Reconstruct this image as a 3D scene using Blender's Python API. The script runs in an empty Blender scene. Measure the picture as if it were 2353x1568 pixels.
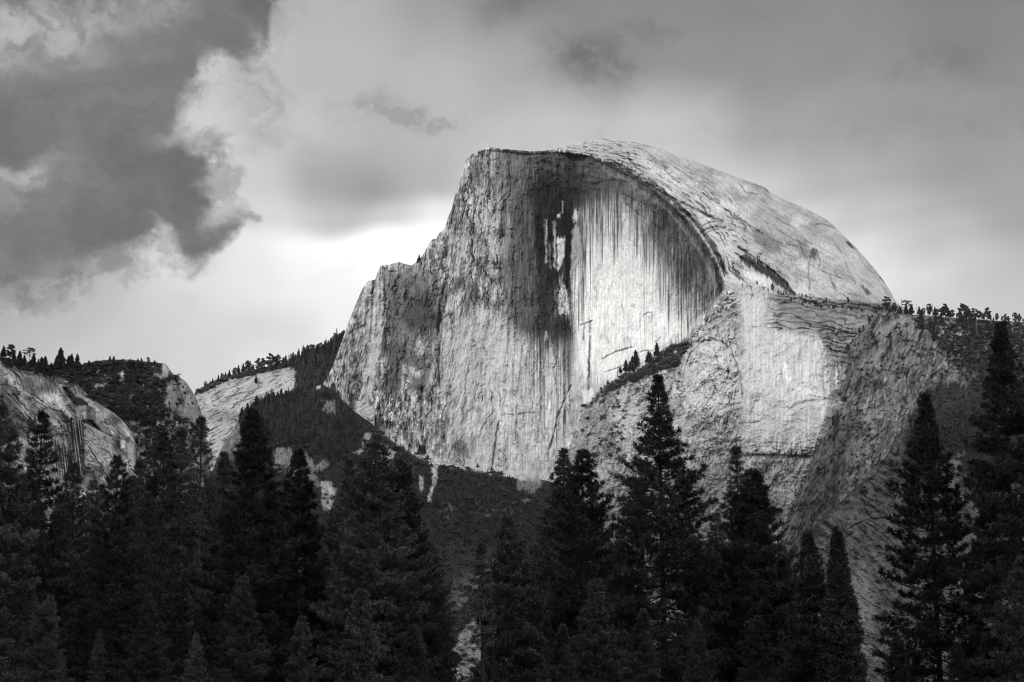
import bpy, math, random
import numpy as np
from mathutils import Vector

scene = bpy.context.scene
COL = scene.collection

# ------------------------------------------------------------------ camera
PITCH = math.radians(12.5)
LENS = 67.0
CAMZ = 1.7
PW, PH = 2353.0, 1568.0          # the frame in which positions below were measured
FPX = LENS / 36.0 * PW
cam_data = bpy.data.cameras.new("camera")
cam_data.lens = LENS
cam_data.sensor_width = 36.0
cam_data.clip_start = 0.5
cam_data.clip_end = 60000.0
cam_data.dof.use_dof = True
cam_data.dof.focus_distance = 4300.0
cam_data.dof.aperture_fstop = 2.8
cam = bpy.data.objects.new("camera", cam_data)
cam.location = (0, 0, CAMZ)
cam.rotation_euler = (math.pi / 2 + PITCH, 0, 0)
COL.objects.link(cam)
scene.camera = cam
CP, SP = math.cos(PITCH), math.sin(PITCH)


def ray(u, v):
    a = (np.asarray(u, float) - PW / 2) / FPX
    b = (PH / 2 - np.asarray(v, float)) / FPX
    return a, CP - b * SP, SP + b * CP


def at(u, v, Y):
    """world point at forward distance Y seen in direction (u, v)"""
    x, y, z = ray(u, v)
    s = Y / y
    return x * s, np.asarray(Y, float) + 0 * s, CAMZ + z * s


# ------------------------------------------------------------------ view
scene.view_settings.view_transform = 'Standard'
scene.view_settings.look = 'None'
scene.view_settings.exposure = 0.0
scene.view_settings.gamma = 1.0
scene.render.engine = 'CYCLES'
scene.cycles.use_denoising = True
scene.cycles.filter_width = 1.1
scene.cycles.max_bounces = 4
scene.cycles.diffuse_bounces = 3
scene.cycles.volume_bounces = 0
scene.cycles.sample_clamp_indirect = 4.0

# ------------------------------------------------------------------ sun
SUN_EL, SUN_AZ = 14.0, 208.0      # azimuth clockwise from the view axis (+Y): low behind the viewer, to the left
SUN_STRENGTH = 2.3
sd = bpy.data.lights.new("sun", 'SUN')
sd.energy = SUN_STRENGTH
sd.angle = math.radians(3.0)
sd.color = (1.0, 0.995, 0.985)
so = bpy.data.objects.new("sun", sd)
_e, _a = math.radians(SUN_EL), math.radians(SUN_AZ)
sdir = Vector((math.sin(_a) * math.cos(_e), math.cos(_a) * math.cos(_e), math.sin(_e)))
so.rotation_euler = sdir.to_track_quat('Z', 'Y').to_euler()
so.location = (0, -50, 300)
COL.objects.link(so)

# ------------------------------------------------------------------ sky
world = bpy.data.worlds.new("World")
scene.world = world
world.use_nodes = True
wt = world.node_tree
for n in list(wt.nodes):
    wt.nodes.remove(n)


class NB:
    """small helper for building node trees"""
    def __init__(s, tree):
        s.t = tree

    def link(s, sock, v):
        if isinstance(v, (int, float)):
            sock.default_value = v
        elif isinstance(v, tuple):
            sock.default_value = v
        else:
            s.t.links.new(v, sock)

    def m(s, op, a, b=0.0, c=0.0, clamp=False):
        n = s.t.nodes.new('ShaderNodeMath')
        n.operation = op
        n.use_clamp = clamp
        s.link(n.inputs[0], a)
        s.link(n.inputs[1], b)
        s.link(n.inputs[2], c)
        return n.outputs[0]

    def vm(s, op, a, b=(0, 0, 0), out=0):
        n = s.t.nodes.new('ShaderNodeVectorMath')
        n.operation = op
        s.link(n.inputs[0], a)
        if op == 'SCALE':
            s.link(n.inputs['Scale'], b)
        else:
            s.link(n.inputs[1], b)
        return n.outputs[out]

    def noise(s, vec, scale, detail=6.0, rough=0.55, dist=0.0, lac=2.0):
        n = s.t.nodes.new('ShaderNodeTexNoise')
        n.inputs['Scale'].default_value = scale
        n.inputs['Detail'].default_value = detail
        n.inputs['Roughness'].default_value = rough
        n.inputs['Distortion'].default_value = dist
        n.inputs['Lacunarity'].default_value = lac
        s.link(n.inputs['Vector'], vec)
        return n

    def comb(s, x, y, z=0.0):
        n = s.t.nodes.new('ShaderNodeCombineXYZ')
        s.link(n.inputs[0], x)
        s.link(n.inputs[1], y)
        s.link(n.inputs[2], z)
        return n.outputs[0]

    def rng(s, v, a, b, c=0.0, d=1.0, kind='SMOOTHSTEP'):
        n = s.t.nodes.new('ShaderNodeMapRange')
        n.interpolation_type = kind
        s.link(n.inputs[0], v)
        for i, k in enumerate((a, b, c, d)):
            s.link(n.inputs[i + 1], k)
        return n.outputs[0]


def ang(u, v):
    x, y, z = ray(u, v)
    return math.degrees(math.atan2(x, y)), math.degrees(math.atan2(z, math.hypot(x, y)))


W = NB(wt)
tc = wt.nodes.new('ShaderNodeTexCoord')
sep = wt.nodes.new('ShaderNodeSeparateXYZ')
wt.links.new(tc.outputs['Generated'], sep.inputs[0])
X, Yc, Z = sep.outputs
az = W.m('MULTIPLY', W.m('ARCTAN2', X, Yc), 180 / math.pi)
el = W.m('MULTIPLY', W.m('ARCSINE', Z), 180 / math.pi)
P0 = W.comb(az, el)                           # direction in degrees
# warps of increasing raggedness
nz1 = W.noise(P0, 0.16, 3.0, 0.5)
w1 = W.vm('SCALE', W.vm('SUBTRACT', nz1.outputs['Color'], (0.5, 0.5, 0.5)), 2.6)
Psoft = W.vm('ADD', P0, w1)
nz2 = W.noise(W.vm('MULTIPLY', P0, (1.0, 1.15, 1.0)), 0.42, 7.0, 0.62)
w2 = W.vm('SCALE', W.vm('SUBTRACT', nz2.outputs['Color'], (0.5, 0.5, 0.5)), 3.0)
Prag = W.vm('ADD', P0, w2)
K = 360 / (2 * math.pi * FPX)                 # degrees per measured pixel


def blob(vec, u, v, ru, rv, rot=0.0):
    """1 in the middle of an ellipse of sky, 0 at its rim"""
    a, e = ang(u, v)
    mp = wt.nodes.new('ShaderNodeMapping')
    mp.vector_type = 'TEXTURE'
    mp.inputs['Location'].default_value = (a, e, 0)
    mp.inputs['Rotation'].default_value = (0, 0, math.radians(-rot))
    mp.inputs['Scale'].default_value = (ru * K, rv * K, 1)
    wt.links.new(vec, mp.inputs['Vector'])
    d = W.vm('LENGTH', W.vm('MULTIPLY', mp.outputs[0], (1, 1, 0)), out=1)
    return W.rng(d, 1.0, 0.0)


def total(items):
    acc = None
    for vec, u, v, ru, rv, rot, amp in items:
        x = W.m('MULTIPLY', blob(vec, u, v, ru, rv, rot), amp)
        acc = x if acc is None else W.m('ADD', acc, x)
    return acc


def ramp(fac, stops):
    """a table of grey values along the azimuth; stops are (measured u, value)"""
    n = wt.nodes.new('ShaderNodeValToRGB')
    cr = n.color_ramp
    cr.interpolation = 'EASE'
    pos = [min(1.0, max(0.0, (u + 400.0) / 3200.0)) for u, _ in stops]
    while len(cr.elements) < len(stops):
        cr.elements.new(0.5)
    for e_, p_, (_, val) in zip(cr.elements, pos, stops):
        e_.position = p_
    for e_, (_, val) in zip(cr.elements, stops):
        e_.color = (val, val, val, 1)
    wt.links.new(fac, n.inputs[0])
    return n.outputs[0]


def table(vec, rows):
    """rows: (measured v, stops) from the top of the picture down; blended smoothly along the elevation"""
    sp = wt.nodes.new('ShaderNodeSeparateXYZ')
    wt.links.new(vec, sp.inputs[0])
    a0, _ = ang(-400, 500)
    a1, _ = ang(2800, 500)
    fac = W.rng(sp.outputs[0], a0, a1, 0.0, 1.0, 'LINEAR')
    acc = None
    for v_, st in rows:
        r_ = ramp(fac, st)
        if acc is None:
            acc = r_
        else:
            f = W.rng(sp.outputs[1], ang(1176, pv)[1], ang(1176, v_)[1])
            acc = W.m('ADD', W.m('MULTIPLY', acc, W.m('SUBTRACT', 1.0, f)), W.m('MULTIPLY', r_, f))
        pv = v_
    return acc


VEIL = [
    (0, [(0, .70), (330, .66), (560, .66), (750, .70), (1000, .62), (1200, .50), (1500, .52), (1900, .52), (2350, .49)]),
    (150, [(0, .72), (430, .79), (560, .75), (700, .73), (1000, .72), (1200, .65), (1350, .51), (1500, .56), (1800, .57), (2050, .54), (2250, .50), (2400, .52)]),
    (280, [(0, .70), (430, .81), (560, .77), (640, .78), (900, .70), (1150, .76), (1400, .76), (1500, .78), (1650, .74), (1800, .64), (2200, .57)]),
    (420, [(0, .72), (480, .86), (600, .80), (720, .66), (850, .61), (960, .70), (1150, .82), (1650, .84), (1780, .82), (1950, .70), (2250, .60)]),
    (500, [(0, .72), (520, .92), (600, .86), (800, .76), (900, .82), (1000, .95), (1700, .9), (1850, .90), (2000, .78), (2300, .64)]),
    (560, [(0, .66), (440, .85), (580, .94), (700, 1.0), (900, 1.08), (1020, 1.04), (1850, .92), (1970, .90), (2150, .76), (2350, .66)]),
    (640, [(0, .60), (200, .72), (330, .86), (600, .93), (760, .98), (900, 1.06), (2000, .92), (2120, .86), (2350, .74)]),
    (740, [(0, .69), (150, .74), (330, .82), (560, .86), (660, .88), (780, .97), (2050, .84), (2200, .81), (2380, .76)]),
    (850, [(0, .74), (250, .80), (460, .83), (620, .90), (2350, .8)]),
]
base = table(Psoft, VEIL)
fine = W.noise(W.vm('MULTIPLY', Psoft, (0.7, 1.2, 1.0)), 0.30, 5.0, 0.5)
base = W.m('ADD', base, W.m('MULTIPLY', W.m('SUBTRACT', fine.outputs[0], 0.5), 0.09))
# small ragged scraps of grey cloud in front of the veil
SCRAPS = [
    (Prag, 1345, 150, 230, 80, 14, 0.9), (Prag, 1480, 90, 200, 60, 0, 0.5), (Prag, 1180, 20, 260, 50, 0, 0.5), (Prag, 2150, 150, 260, 90, 0, 0.45),
    (Prag, 880, 272, 250, 66, 4, 0.9), (Prag, 600, 280, 150, 130, 35, 0.75),
    (Prag, 590, 190, 140, 90, 20, 0.7), (Prag, 520, 490, 130, 90, 10, 0.7), (Prag, 1010, 290, 180, 46, 0, 0.7),
]
torn = W.noise(W.vm('MULTIPLY', Prag, (1.0, 1.6, 1.0)), 1.3, 5.0, 0.6)
scr = W.m('MULTIPLY', W.rng(total(SCRAPS), 0.0, 1.0), W.rng(torn.outputs[0], 0.36, 0.60, 0.25, 1.15))
base = W.m('SUBTRACT', base, W.m('MULTIPLY', scr, 0.09))
# the big dark cumulus on the left: how much of it covers each part of the sky
CUMULUS = [
    (0, [(0, .9), (130, .85), (190, .3), (330, .35), (420, .7), (580, .9), (625, .2), (700, 0)]),
    (60, [(0, .5), (60, .25), (200, .3), (330, .5), (450, .85), (555, .9), (600, .2), (680, 0)]),
    (130, [(0, .15), (80, .3), (200, .55), (350, .8), (520, .95), (562, .15), (650, 0)]),
    (200, [(0, .4), (100, .6), (250, .8), (370, .95), (430, .15), (560, 0)]),
    (280, [(0, .7), (150, .9), (330, .95), (395, .3), (440, .0)]),
    (340, [(0, .95), (200, .9), (320, .6), (380, .5), (440, .5), (500, .05)]),
    (400, [(0, .7), (60, .55), (150, .75), (300, .85), (440, .9), (495, .3), (560, 0)]),
    (450, [(0, .35), (50, .25), (130, .7), (250, .9), (420, .95), (475, .3), (530, .3), (570, 0)]),
    (500, [(0, .5), (100, .7), (200, .9), (390, .95), (440, .4), (520, .5), (560, .3), (600, 0)]),
    (560, [(0, .8), (150, .9), (300, .85), (345, .4), (410, .8), (490, .7), (535, 0)]),
    (610, [(0, .85), (150, .75), (250, .5), (330, .15), (420, .4), (460, .3), (510, 0)]),
    (660, [(0, .62), (150, .5), (250, .25), (350, 0)]),
    (730, [(0, .3), (150, .1), (250, 0)]),
    (790, [(0, 0), (100, 0)]),
]
cf = W.m('ADD', table(Prag, CUMULUS), W.m('MULTIPLY', W.m('SUBTRACT', nz2.outputs[0], 0.5), 0.25))
cm = W.rng(cf, 0.10, 0.86)
inner = W.noise(W.vm('MULTIPLY', Prag, (1.0, 1.5, 1.0)), 0.21, 6.0, 0.58, 0.6)
cval = W.m('ADD', 0.425, W.m('MULTIPLY', W.m('SUBTRACT', inner.outputs[0], 0.5), 0.42))
# thin torn veil around it
wisp = W.noise(W.vm('MULTIPLY', Prag, (1.0, 1.2, 1.0)), 0.9, 6.0, 0.6, 0.4)
halo = W.m('MULTIPLY', W.rng(cf, -0.02, 0.30), W.rng(wisp.outputs[0], 0.42, 0.62))
base = W.m('SUBTRACT', base, W.m('MULTIPLY', halo, 0.15))
lum = W.m('ADD', W.m('MULTIPLY', base, W.m('SUBTRACT', 1.0, cm)), W.m('MULTIPLY', cval, cm))
# above and behind the picture: brighter broken cloud, made of large noise only
wide = W.noise(tc.outputs['Generated'], 2.2, 5.0, 0.55)
away = W.m('ADD', 0.72, W.m('MULTIPLY', wide.outputs[0], 0.5))
inside = W.m('MULTIPLY', W.rng(W.m('ABSOLUTE', az), 34.0, 20.0), W.rng(el, 42.0, 28.0))
lum = W.m('ADD', W.m('MULTIPLY', lum, inside), W.m('MULTIPLY', away, W.m('SUBTRACT', 1.0, inside)))
lin = W.m('POWER', W.m('MAXIMUM', lum, 0.02), 2.2)
# clear-air light of the Nishita sky, as the black-and-white film sees it
nish = wt.nodes.new('ShaderNodeTexSky')
nish.sky_type = 'NISHITA'
nish.sun_disc = False
nish.sun_elevation = math.radians(SUN_EL)
nish.sun_rotation = math.radians(SUN_AZ)
bw = wt.nodes.new('ShaderNodeRGBToBW')
wt.links.new(nish.outputs[0], bw.inputs[0])
lin = W.m('ADD', W.m('MULTIPLY', lin, 10.0), W.m('MULTIPLY', bw.outputs[0], 0.03))
below = W.rng(el, -3.0, 0.5, 0.25, 1.0)
lin = W.m('MULTIPLY', lin, below)
gray = wt.nodes.new('ShaderNodeCombineColor')
for i in range(3):
    wt.links.new(lin, gray.inputs[i])
bg = wt.nodes.new('ShaderNodeBackground')
bg.inputs['Strength'].default_value = 0.10
wt.links.new(gray.outputs[0], bg.inputs['Color'])
wo = wt.nodes.new('ShaderNodeOutputWorld')
wt.links.new(bg.outputs[0], wo.inputs[0])
world.cycles.sampling_method = 'MANUAL'
world.cycles.sample_map_resolution = 1024
#@@SKYEND

# ================================================================== materials
def gray(v, warm=0.0):
    return (v * (1 + warm), v * (1 + warm * 0.6), v, 1.0)


def make_mat(name, build):
    m = bpy.data.materials.new(name)
    m.use_nodes = True
    nt = m.node_tree
    for n in list(nt.nodes):
        nt.nodes.remove(n)
    bsdf = nt.nodes.new('ShaderNodeBsdfPrincipled')
    out = nt.nodes.new('ShaderNodeOutputMaterial')
    nt.links.new(bsdf.outputs[0], out.inputs[0])
    bsdf.inputs['Roughness'].default_value = 0.95
    bsdf.inputs['Specular IOR Level'].default_value = 0.15
    build(NB(nt), bsdf)
    return m


def rock_build(scale, amp, bump):
    def f(N, b):
        a = N.t.nodes.new('ShaderNodeAttribute')
        a.attribute_name = 'albedo'
        co = N.t.nodes.new('ShaderNodeTexCoord').outputs['Object']
        n1 = N.noise(N.vm('MULTIPLY', co, (1, 1, 0.45)), scale, 4.0, 0.65)
        k = N.m('ADD', 1.0 - amp * 0.5, N.m('MULTIPLY', n1.outputs[0], amp))
        N.link(b.inputs['Base Color'], N.vm('SCALE', a.outputs['Color'], k))
        n2 = N.noise(N.vm('MULTIPLY', co, (1, 1, 0.6)), scale * 1.4, 5.0, 0.6)
        bp = N.t.nodes.new('ShaderNodeBump')
        bp.inputs['Strength'].default_value = 0.8
        bp.inputs['Distance'].default_value = bump
        N.link(bp.inputs['Height'], n2.outputs[0])
        N.link(b.inputs['Normal'], bp.outputs[0])
    return f


MAT_GRANITE = make_mat('granite', rock_build(0.16, 0.5, 0.7))
MAT_NEAR_ROCK = make_mat('streaked_rock', rock_build(0.35, 0.5, 1.0))


def foliage_build(lo, hi, scale, vary=0.0):
    def f(N, b):
        co = N.t.nodes.new('ShaderNodeTexCoord').outputs['Object']
        n = N.noise(co, scale, 4.0, 0.7)
        r = N.rng(n.outputs[0], 0.3, 0.7, lo, hi)
        if vary:      # no two trees have quite the same tone of needles
            rnd = N.t.nodes.new('ShaderNodeObjectInfo').outputs['Random']
            r = N.m('MULTIPLY', r, N.m('ADD', 1.0 - vary, N.m('MULTIPLY', rnd, 2 * vary)))
        c = N.t.nodes.new('ShaderNodeCombineColor')
        N.link(c.inputs[0], r)
        N.link(c.inputs[1], r)
        N.link(c.inputs[2], N.m('MULTIPLY', r, 0.93))
        N.link(b.inputs['Base Color'], c.outputs[0])
        b.inputs['Specular IOR Level'].default_value = 0.1
    return f


MAT_NEEDLES = make_mat('pine_needles', foliage_build(0.045, 0.145, 0.45, 0.5))
MAT_NEEDLES_YOUNG = make_mat('young_pine_needles', foliage_build(0.055, 0.13, 0.5, 0.2))
MAT_FAR_NEEDLES = make_mat('far_conifer_needles', foliage_build(0.04, 0.10, 0.10, 0.3))
MAT_BRUSH = make_mat('mountain_brush', foliage_build(0.045, 0.085, 0.06))
MAT_BARK = make_mat('pine_bark', foliage_build(0.03, 0.07, 2.0))
MAT_SNAG = make_mat('dead_wood', foliage_build(0.12, 0.22, 0.5))
MAT_GROUND = make_mat('meadow_ground', foliage_build(0.04, 0.09, 0.05))

# ================================================================== noise
_rs = np.random.RandomState(7)
_ga = _rs.rand(65536) * 2 * math.pi
_GX = (np.cos(_ga) * 1.5).astype(np.float32)
_GY = (np.sin(_ga) * 1.5).astype(np.float32)


def perlin(x, y, seed=0):
    x = np.asarray(x, np.float32)
    y = np.asarray(y, np.float32)
    x, y = np.broadcast_arrays(x, y)
    fx0, fy0 = np.floor(x), np.floor(y)
    fx, fy = x - fx0, y - fy0
    ix = fx0.astype(np.int32) + seed * 131
    iy = fy0.astype(np.int32) + seed * 57
    sx = fx * fx * fx * (fx * (fx * 6 - 15) + 10)
    sy = fy * fy * fy * (fy * (fy * 6 - 15) + 10)
    x0, x1 = ix & 255, (ix + 1) & 255
    y0, y1 = (iy & 255) << 8, ((iy + 1) & 255) << 8

    def g(i, dx, dy):
        return _GX[i] * (fx - dx) + _GY[i] * (fy - dy)
    a = g(y0 | x0, 0, 0)
    a = a + sx * (g(y0 | x1, 1, 0) - a)
    b = g(y1 | x0, 0, 1)
    b = b + sx * (g(y1 | x1, 1, 1) - b)
    return a + sy * (b - a)


def fbm(x, y, octv=4, seed=0, gain=0.5):
    s, a, t = 0.0, 1.0, 0.0
    for i in range(octv):
        s = s + a * perlin(x * 2 ** i, y * 2 ** i, seed + i * 17)
        t += a
        a *= gain
    return s / t * 1.35


def ridged(x, y, octv=4, seed=0, gain=0.5):
    s, a, t = 0.0, 1.0, 0.0
    for i in range(octv):
        s = s + a * (1 - 2.2 * np.abs(perlin(x * 2 ** i, y * 2 ** i, seed + i * 31)))
        t += a
        a *= gain
    return s / t


def sst(a, b, x):
    t = np.clip((x - a) / (b - a), 0, 1)
    return t * t * (3 - 2 * t)


def stair(n, k, hard=0.6):
    """turn a smooth field into thin sheets with sharp rims, the way granite flakes"""
    t = n * k
    f = np.floor(t)
    return (f + sst(hard, 1.0, t - f)) / k


def lerp(a, b, t):
    return a + (b - a) * t


def cr(i, pts):
    """turn points read off an enlargement of the photograph into frame positions"""
    ox, oy, k = CROPS[i]
    return [(ox + x * k, oy + y * k) for x, y in pts]


CROPS = {'W': (689.4, 275.8, .3913), '1': (0, 632, .3419), '2': (689.4, 287.2, .3177), '3': (1378.8, 287.2, .3177), '4': (689.4, 689.4, .3177),
         '5': (1263.9, 689.4, .3177), '6': (1723.5, 632, .2678), 'a': (976.7, 316, .1953),
         'L': (0, 746.8, .2198), 'M': (430.9, 689.4, .2748), 'R': (1895.9, 631.9, .21986), 'B': (1321.4, 861.8, .4507),
         'C': (689.4, 976.7, .3774), 'D': (0, 919.2, .4139)}


class Paint:
    """albedo and relief of one rock surface, drawn over its own grid"""

    def __init__(s, U, V, seed=0, wob=2.0):
        U, V = U.astype(np.float32), V.astype(np.float32)
        s.U, s.V = U, V
        s.A = np.full(U.shape, 0.4, np.float32)
        s.Z = np.zeros(U.shape, np.float32)
        s.wu = U + wob * fbm(U / 14, V / 14, 3, seed + 900)
        s.wv = V + wob * fbm(U / 14, V / 14, 3, seed + 950)
        s.gap = 0.62 + 0.38 * sst(-0.3, 0.3, fbm(U / 34, V / 34, 2, seed + 77))
        s.cu = U + 3.0 * fbm(U / 3, V / 60, 3, seed + 930)
        s.cv = V + 38 * fbm(U / 2.8, V / 260, 3, seed + 940, 0.6) + 16 * fbm(U / 9, V / 120, 3, seed + 945)
        s.ru = U + wob * 2.2 * fbm(U / 9, V / 22, 4, seed + 970, 0.6)
        s.rv = V + wob * 4.5 * fbm(U / 6, V / 30, 4, seed + 990, 0.6)

    def block(s, x0, x1, y0, y1, m):
        """columns and rows of the grid that a box can touch"""
        us = s.U[0]
        j0, j1 = int(np.searchsorted(us, x0 - m)), int(np.searchsorted(us, x1 + m))
        if j1 <= j0:
            return None
        vs = s.V[:, j0:j1]
        r = np.nonzero((vs.max(1) > y0 - m) & (vs.min(1) < y1 + m))[0]
        if not len(r):
            return None
        return slice(int(r[0]), int(r[-1]) + 1), slice(j0, j1)

    def dist(s, pts, reach, closed=False, rough=False):
        """distance to a polyline, exact out to `reach`"""
        X, Y = (s.cu, s.cv) if rough == 'comb' else (s.ru, s.rv) if rough else (s.wu, s.wv)
        D = np.full(s.U.shape, reach + 0.0, np.float32)
        pts = list(pts) + ([pts[0]] if closed else [])
        for (x0, y0), (x1, y1) in zip(pts[:-1], pts[1:]):
            bl = s.block(min(x0, x1), max(x0, x1), min(y0, y1), max(y0, y1), reach + (46 if rough == 'comb' else 14))
            if bl is None:
                continue
            px, py = X[bl], Y[bl]
            dx, dy = x1 - x0, y1 - y0
            t = np.clip(((px - x0) * dx + (py - y0) * dy) / (dx * dx + dy * dy + 1e-9), 0, 1)
            d = np.hypot(px - x0 - t * dx, py - y0 - t * dy)
            D[bl] = np.minimum(D[bl], d)
        return D

    def inside(s, pts, soft=6, rough=False):
        """0..1 mask of a polygon with a soft rim"""
        X, Y = (s.cu, s.cv) if rough == 'comb' else (s.ru, s.rv) if rough else (s.wu, s.wv)
        out = np.zeros(s.U.shape, np.float32)
        xs, ys = [q[0] for q in pts], [q[1] for q in pts]
        bl = s.block(min(xs), max(xs), min(ys), max(ys), soft + (46 if rough == 'comb' else 14))
        if bl is None:
            return out
        X, Y = X[bl], Y[bl]
        ins = np.zeros(X.shape, bool)
        n = len(pts)
        for i in range(n):
            x0, y0 = pts[i]
            x1, y1 = pts[(i + 1) % n]
            if y0 == y1:
                continue
            ins ^= (Y > min(y0, y1)) & (Y <= max(y0, y1)) & (X < (x1 - x0) * (Y - y0) / (y1 - y0) + x0)
        D = s.dist(pts, soft, True, rough)[bl]
        out[bl] = np.where(ins, 0.5 + 0.5 * D / soft, 0.5 - 0.5 * D / soft)
        return out

    def line(s, pts, w, dz=0.0, da=0.0, rough=False):
        p = np.clip(1 - s.dist(pts, w, False, rough) / w, 0, 1)
        # a crack opens and closes along its run
        p = p * s.gap
        s.Z -= dz * p
        s.A *= 1 - da * p
        return p

    def patch(s, pts, val, soft=6, mix=1.0, rough=True, dz=0.0):
        m = s.inside(pts, soft, rough) * mix
        s.A = lerp(s.A, val, m)
        s.Z += dz * m
        return m


def fissures(p, a, b, seed, w=1.3, octv=3, gain=0.5, level=0.0, brk=0.0):
    """long natural cracks of even width: the places where a noise field crosses a level"""
    n = fbm(a, b, octv, seed, gain) - level
    du = float(p.U[0, 1] - p.U[0, 0])
    gx = np.gradient(n, axis=1) / du
    gy = np.gradient(n, axis=0) / np.maximum(np.gradient(p.V, axis=0), 0.3)
    d = np.abs(n) / (np.hypot(gx, gy) + 1e-4)
    m = np.clip(1.25 - d / w, 0, 1)
    return m * sst(brk - 0.25, brk + 0.15, fbm(p.U / 31, p.V / 37, 3, seed + 7))


def facets(a, b, seed, levels=5, octv=4, gain=0.5):
    """patches of even tone with sharp outlines, -1..1"""
    return stair(fbm(a, b, octv, seed, gain), levels, 0.9)


def set_label(o, label=None, cat=None, group=None, kind=None):
    if label:
        o['label'] = label
    if cat:
        o['category'] = cat
    if group:
        o['group'] = group
    if kind:
        o['kind'] = kind
    return o


def mesh_from(name, co, faces_flat, sizes, mat, parent=None, smooth=False, attr=None, matidx=None):
    me = bpy.data.meshes.new(name)
    co = np.ascontiguousarray(co, np.float32)
    me.vertices.add(len(co))
    me.vertices.foreach_set('co', co.ravel())
    sizes = np.asarray(sizes, np.int32)
    starts = np.concatenate([[0], np.cumsum(sizes)[:-1]]).astype(np.int32)
    me.loops.add(int(sizes.sum()))
    me.loops.foreach_set('vertex_index', np.ascontiguousarray(faces_flat, np.int32).ravel())
    me.polygons.add(len(sizes))
    me.polygons.foreach_set('loop_start', starts)
    if smooth:
        me.polygons.foreach_set('use_smooth', np.ones(len(sizes), bool))
    me.update(calc_edges=True)
    if attr is not None:
        at_ = me.attributes.new('albedo', 'FLOAT_COLOR', 'POINT')
        c = np.empty((len(co), 4), np.float32)
        c[:, 0] = attr
        c[:, 1] = attr * 0.998
        c[:, 2] = attr * 0.985
        c[:, 3] = 1
        at_.data.foreach_set('color', c.ravel())
    for m in (mat if isinstance(mat, (list, tuple)) else [mat]):
        me.materials.append(m)
    o = bpy.data.objects.new(name, me)
    COL.objects.link(o)
    if parent is not None:
        o.parent = parent
    return o


class Terrain:
    """a rock mass: skyline, front surface with real depth, a back that falls away behind the crest, a foot on the ground"""

    def __init__(s, name, sky, u0, u1, du, vbot, rows, model, thick=500.0, seed=0, jag=1.5, mat=None, label=None, tone=1.0, contrast=1.45):
        us = np.arange(u0, u1 + du * 0.5, du)
        sx = [p[0] for p in sky]
        sy = [p[1] for p in sky]
        vt = np.interp(us, sx, sy) + jag * fbm(us / 9.0, us * 0, 4, seed + 5, 0.6)
        t = np.linspace(0, 1, rows)
        U = np.repeat(us[None, :], rows, 0)
        V = vt[None, :] + (vbot - vt[None, :]) * t[:, None]
        pt = Paint(U, V, seed)
        Y = model(pt, vt[None, :] + 0 * V)
        Y = Y - pt.Z
        s.us, s.vt, s.vbot, s.Y = us, vt, vbot, Y
        x, y, z = at(U, V, Y)
        A = tone * np.clip((np.clip(pt.A, 0.02, 0.9) / 0.42), 0, 2.0) ** contrast * 0.42
        gx, gy, gz = [x], [y], [z]
        ga = [A]
        # foot: down and forward to the ground
        fx, fy, fz = x[-1:], y[-1:], z[-1:]
        k = np.array([0.5, 1.0])[:, None]
        gx.append(np.repeat(fx, 2, 0))
        gy.append(fy - k * (fz + 6) * 1.3)
        gz.append(fz - k * (fz + 6))
        ga.append(np.repeat(A[-1:], 2, 0))
        # back
        kb = np.array([1.0, 0.7, 0.45, 0.25, 0.12, 0.04, 0.012])[:, None]
        bx = np.repeat(x[:1], len(kb), 0)
        by = y[:1] + kb * thick
        bz = z[:1] - kb ** 1.6 * z[:1] * 0.98 - kb * 2
        X_ = np.concatenate([bx] + gx)
        Y_ = np.concatenate([by] + gy)
        Z_ = np.concatenate([bz] + gz)
        A_ = np.concatenate([np.repeat(A[:1], len(kb), 0)] + ga)
        R, C_ = X_.shape
        i = np.arange(R * C_).reshape(R, C_)
        q = np.stack([i[:-1, :-1], i[1:, :-1], i[1:, 1:], i[:-1, 1:]], -1).reshape(-1)
        co = np.stack([X_.ravel(), Y_.ravel(), Z_.ravel()], 1)
        s.obj = mesh_from(name, co, q, np.full((R - 1) * (C_ - 1), 4), mat or MAT_GRANITE, attr=A_.ravel(), smooth=True)
        set_label(s.obj, label, None, None, 'structure')

    def depth(s, u, v):
        i = int(np.clip(np.searchsorted(s.us, u), 1, len(s.us) - 1))
        t = (v - s.vt[i]) / (s.vbot - s.vt[i])
        r = int(np.clip(round(t * (s.Y.shape[0] - 1)), 0, s.Y.shape[0] - 1))
        return float(s.Y[r, i])

    def top(s, u):
        return float(np.interp(u, s.us, s.vt))

    def point(s, u, v):
        x, y, z = at(u, v, s.depth(u, v))
        return float(x), float(y), float(z)


# ================================================================== the great dome
DOME_SKY = [(700, 940), (742, 884), (750, 868), (762, 848), (775, 815), (790, 772), (803, 735), (815, 705), (832, 665), (847, 645),
            (862, 643), (866, 630), (875, 611), (888, 609), (900, 607), (917, 602), (930, 607), (945, 610), (958, 602), (970, 588),
            (985, 562), (993, 550), (1003, 549), (1010, 535), (1022, 525), (1028, 505), (1038, 480), (1048, 440), (1058, 410),
            (1066, 380), (1069, 370), (1085, 354), (1100, 347), (1114, 344), (1117, 338), (1135, 340), (1160, 343), (1190, 345),
            (1217, 348), (1250, 347), (1280, 343), (1300, 337), (1330, 328), (1360, 322), (1385, 319), (1420, 322), (1460, 327),
            (1500, 337), (1560, 358), (1620, 380), (1680, 403), (1730, 420), (1760, 431), (1767, 441), (1800, 458), (1850, 478),
            (1900, 505), (1930, 532), (1950, 553), (1965, 567), (1990, 595), (2010, 618), (2030, 645), (2045, 668), (2055, 688), (2120, 760)]
ARCH = [(1290, 352), (1345, 357), (1400, 377), (1450, 402), (1500, 437), (1545, 470), (1590, 520), (1620, 565), (1640, 600),
        (1655, 640), (1662, 668)]


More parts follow.
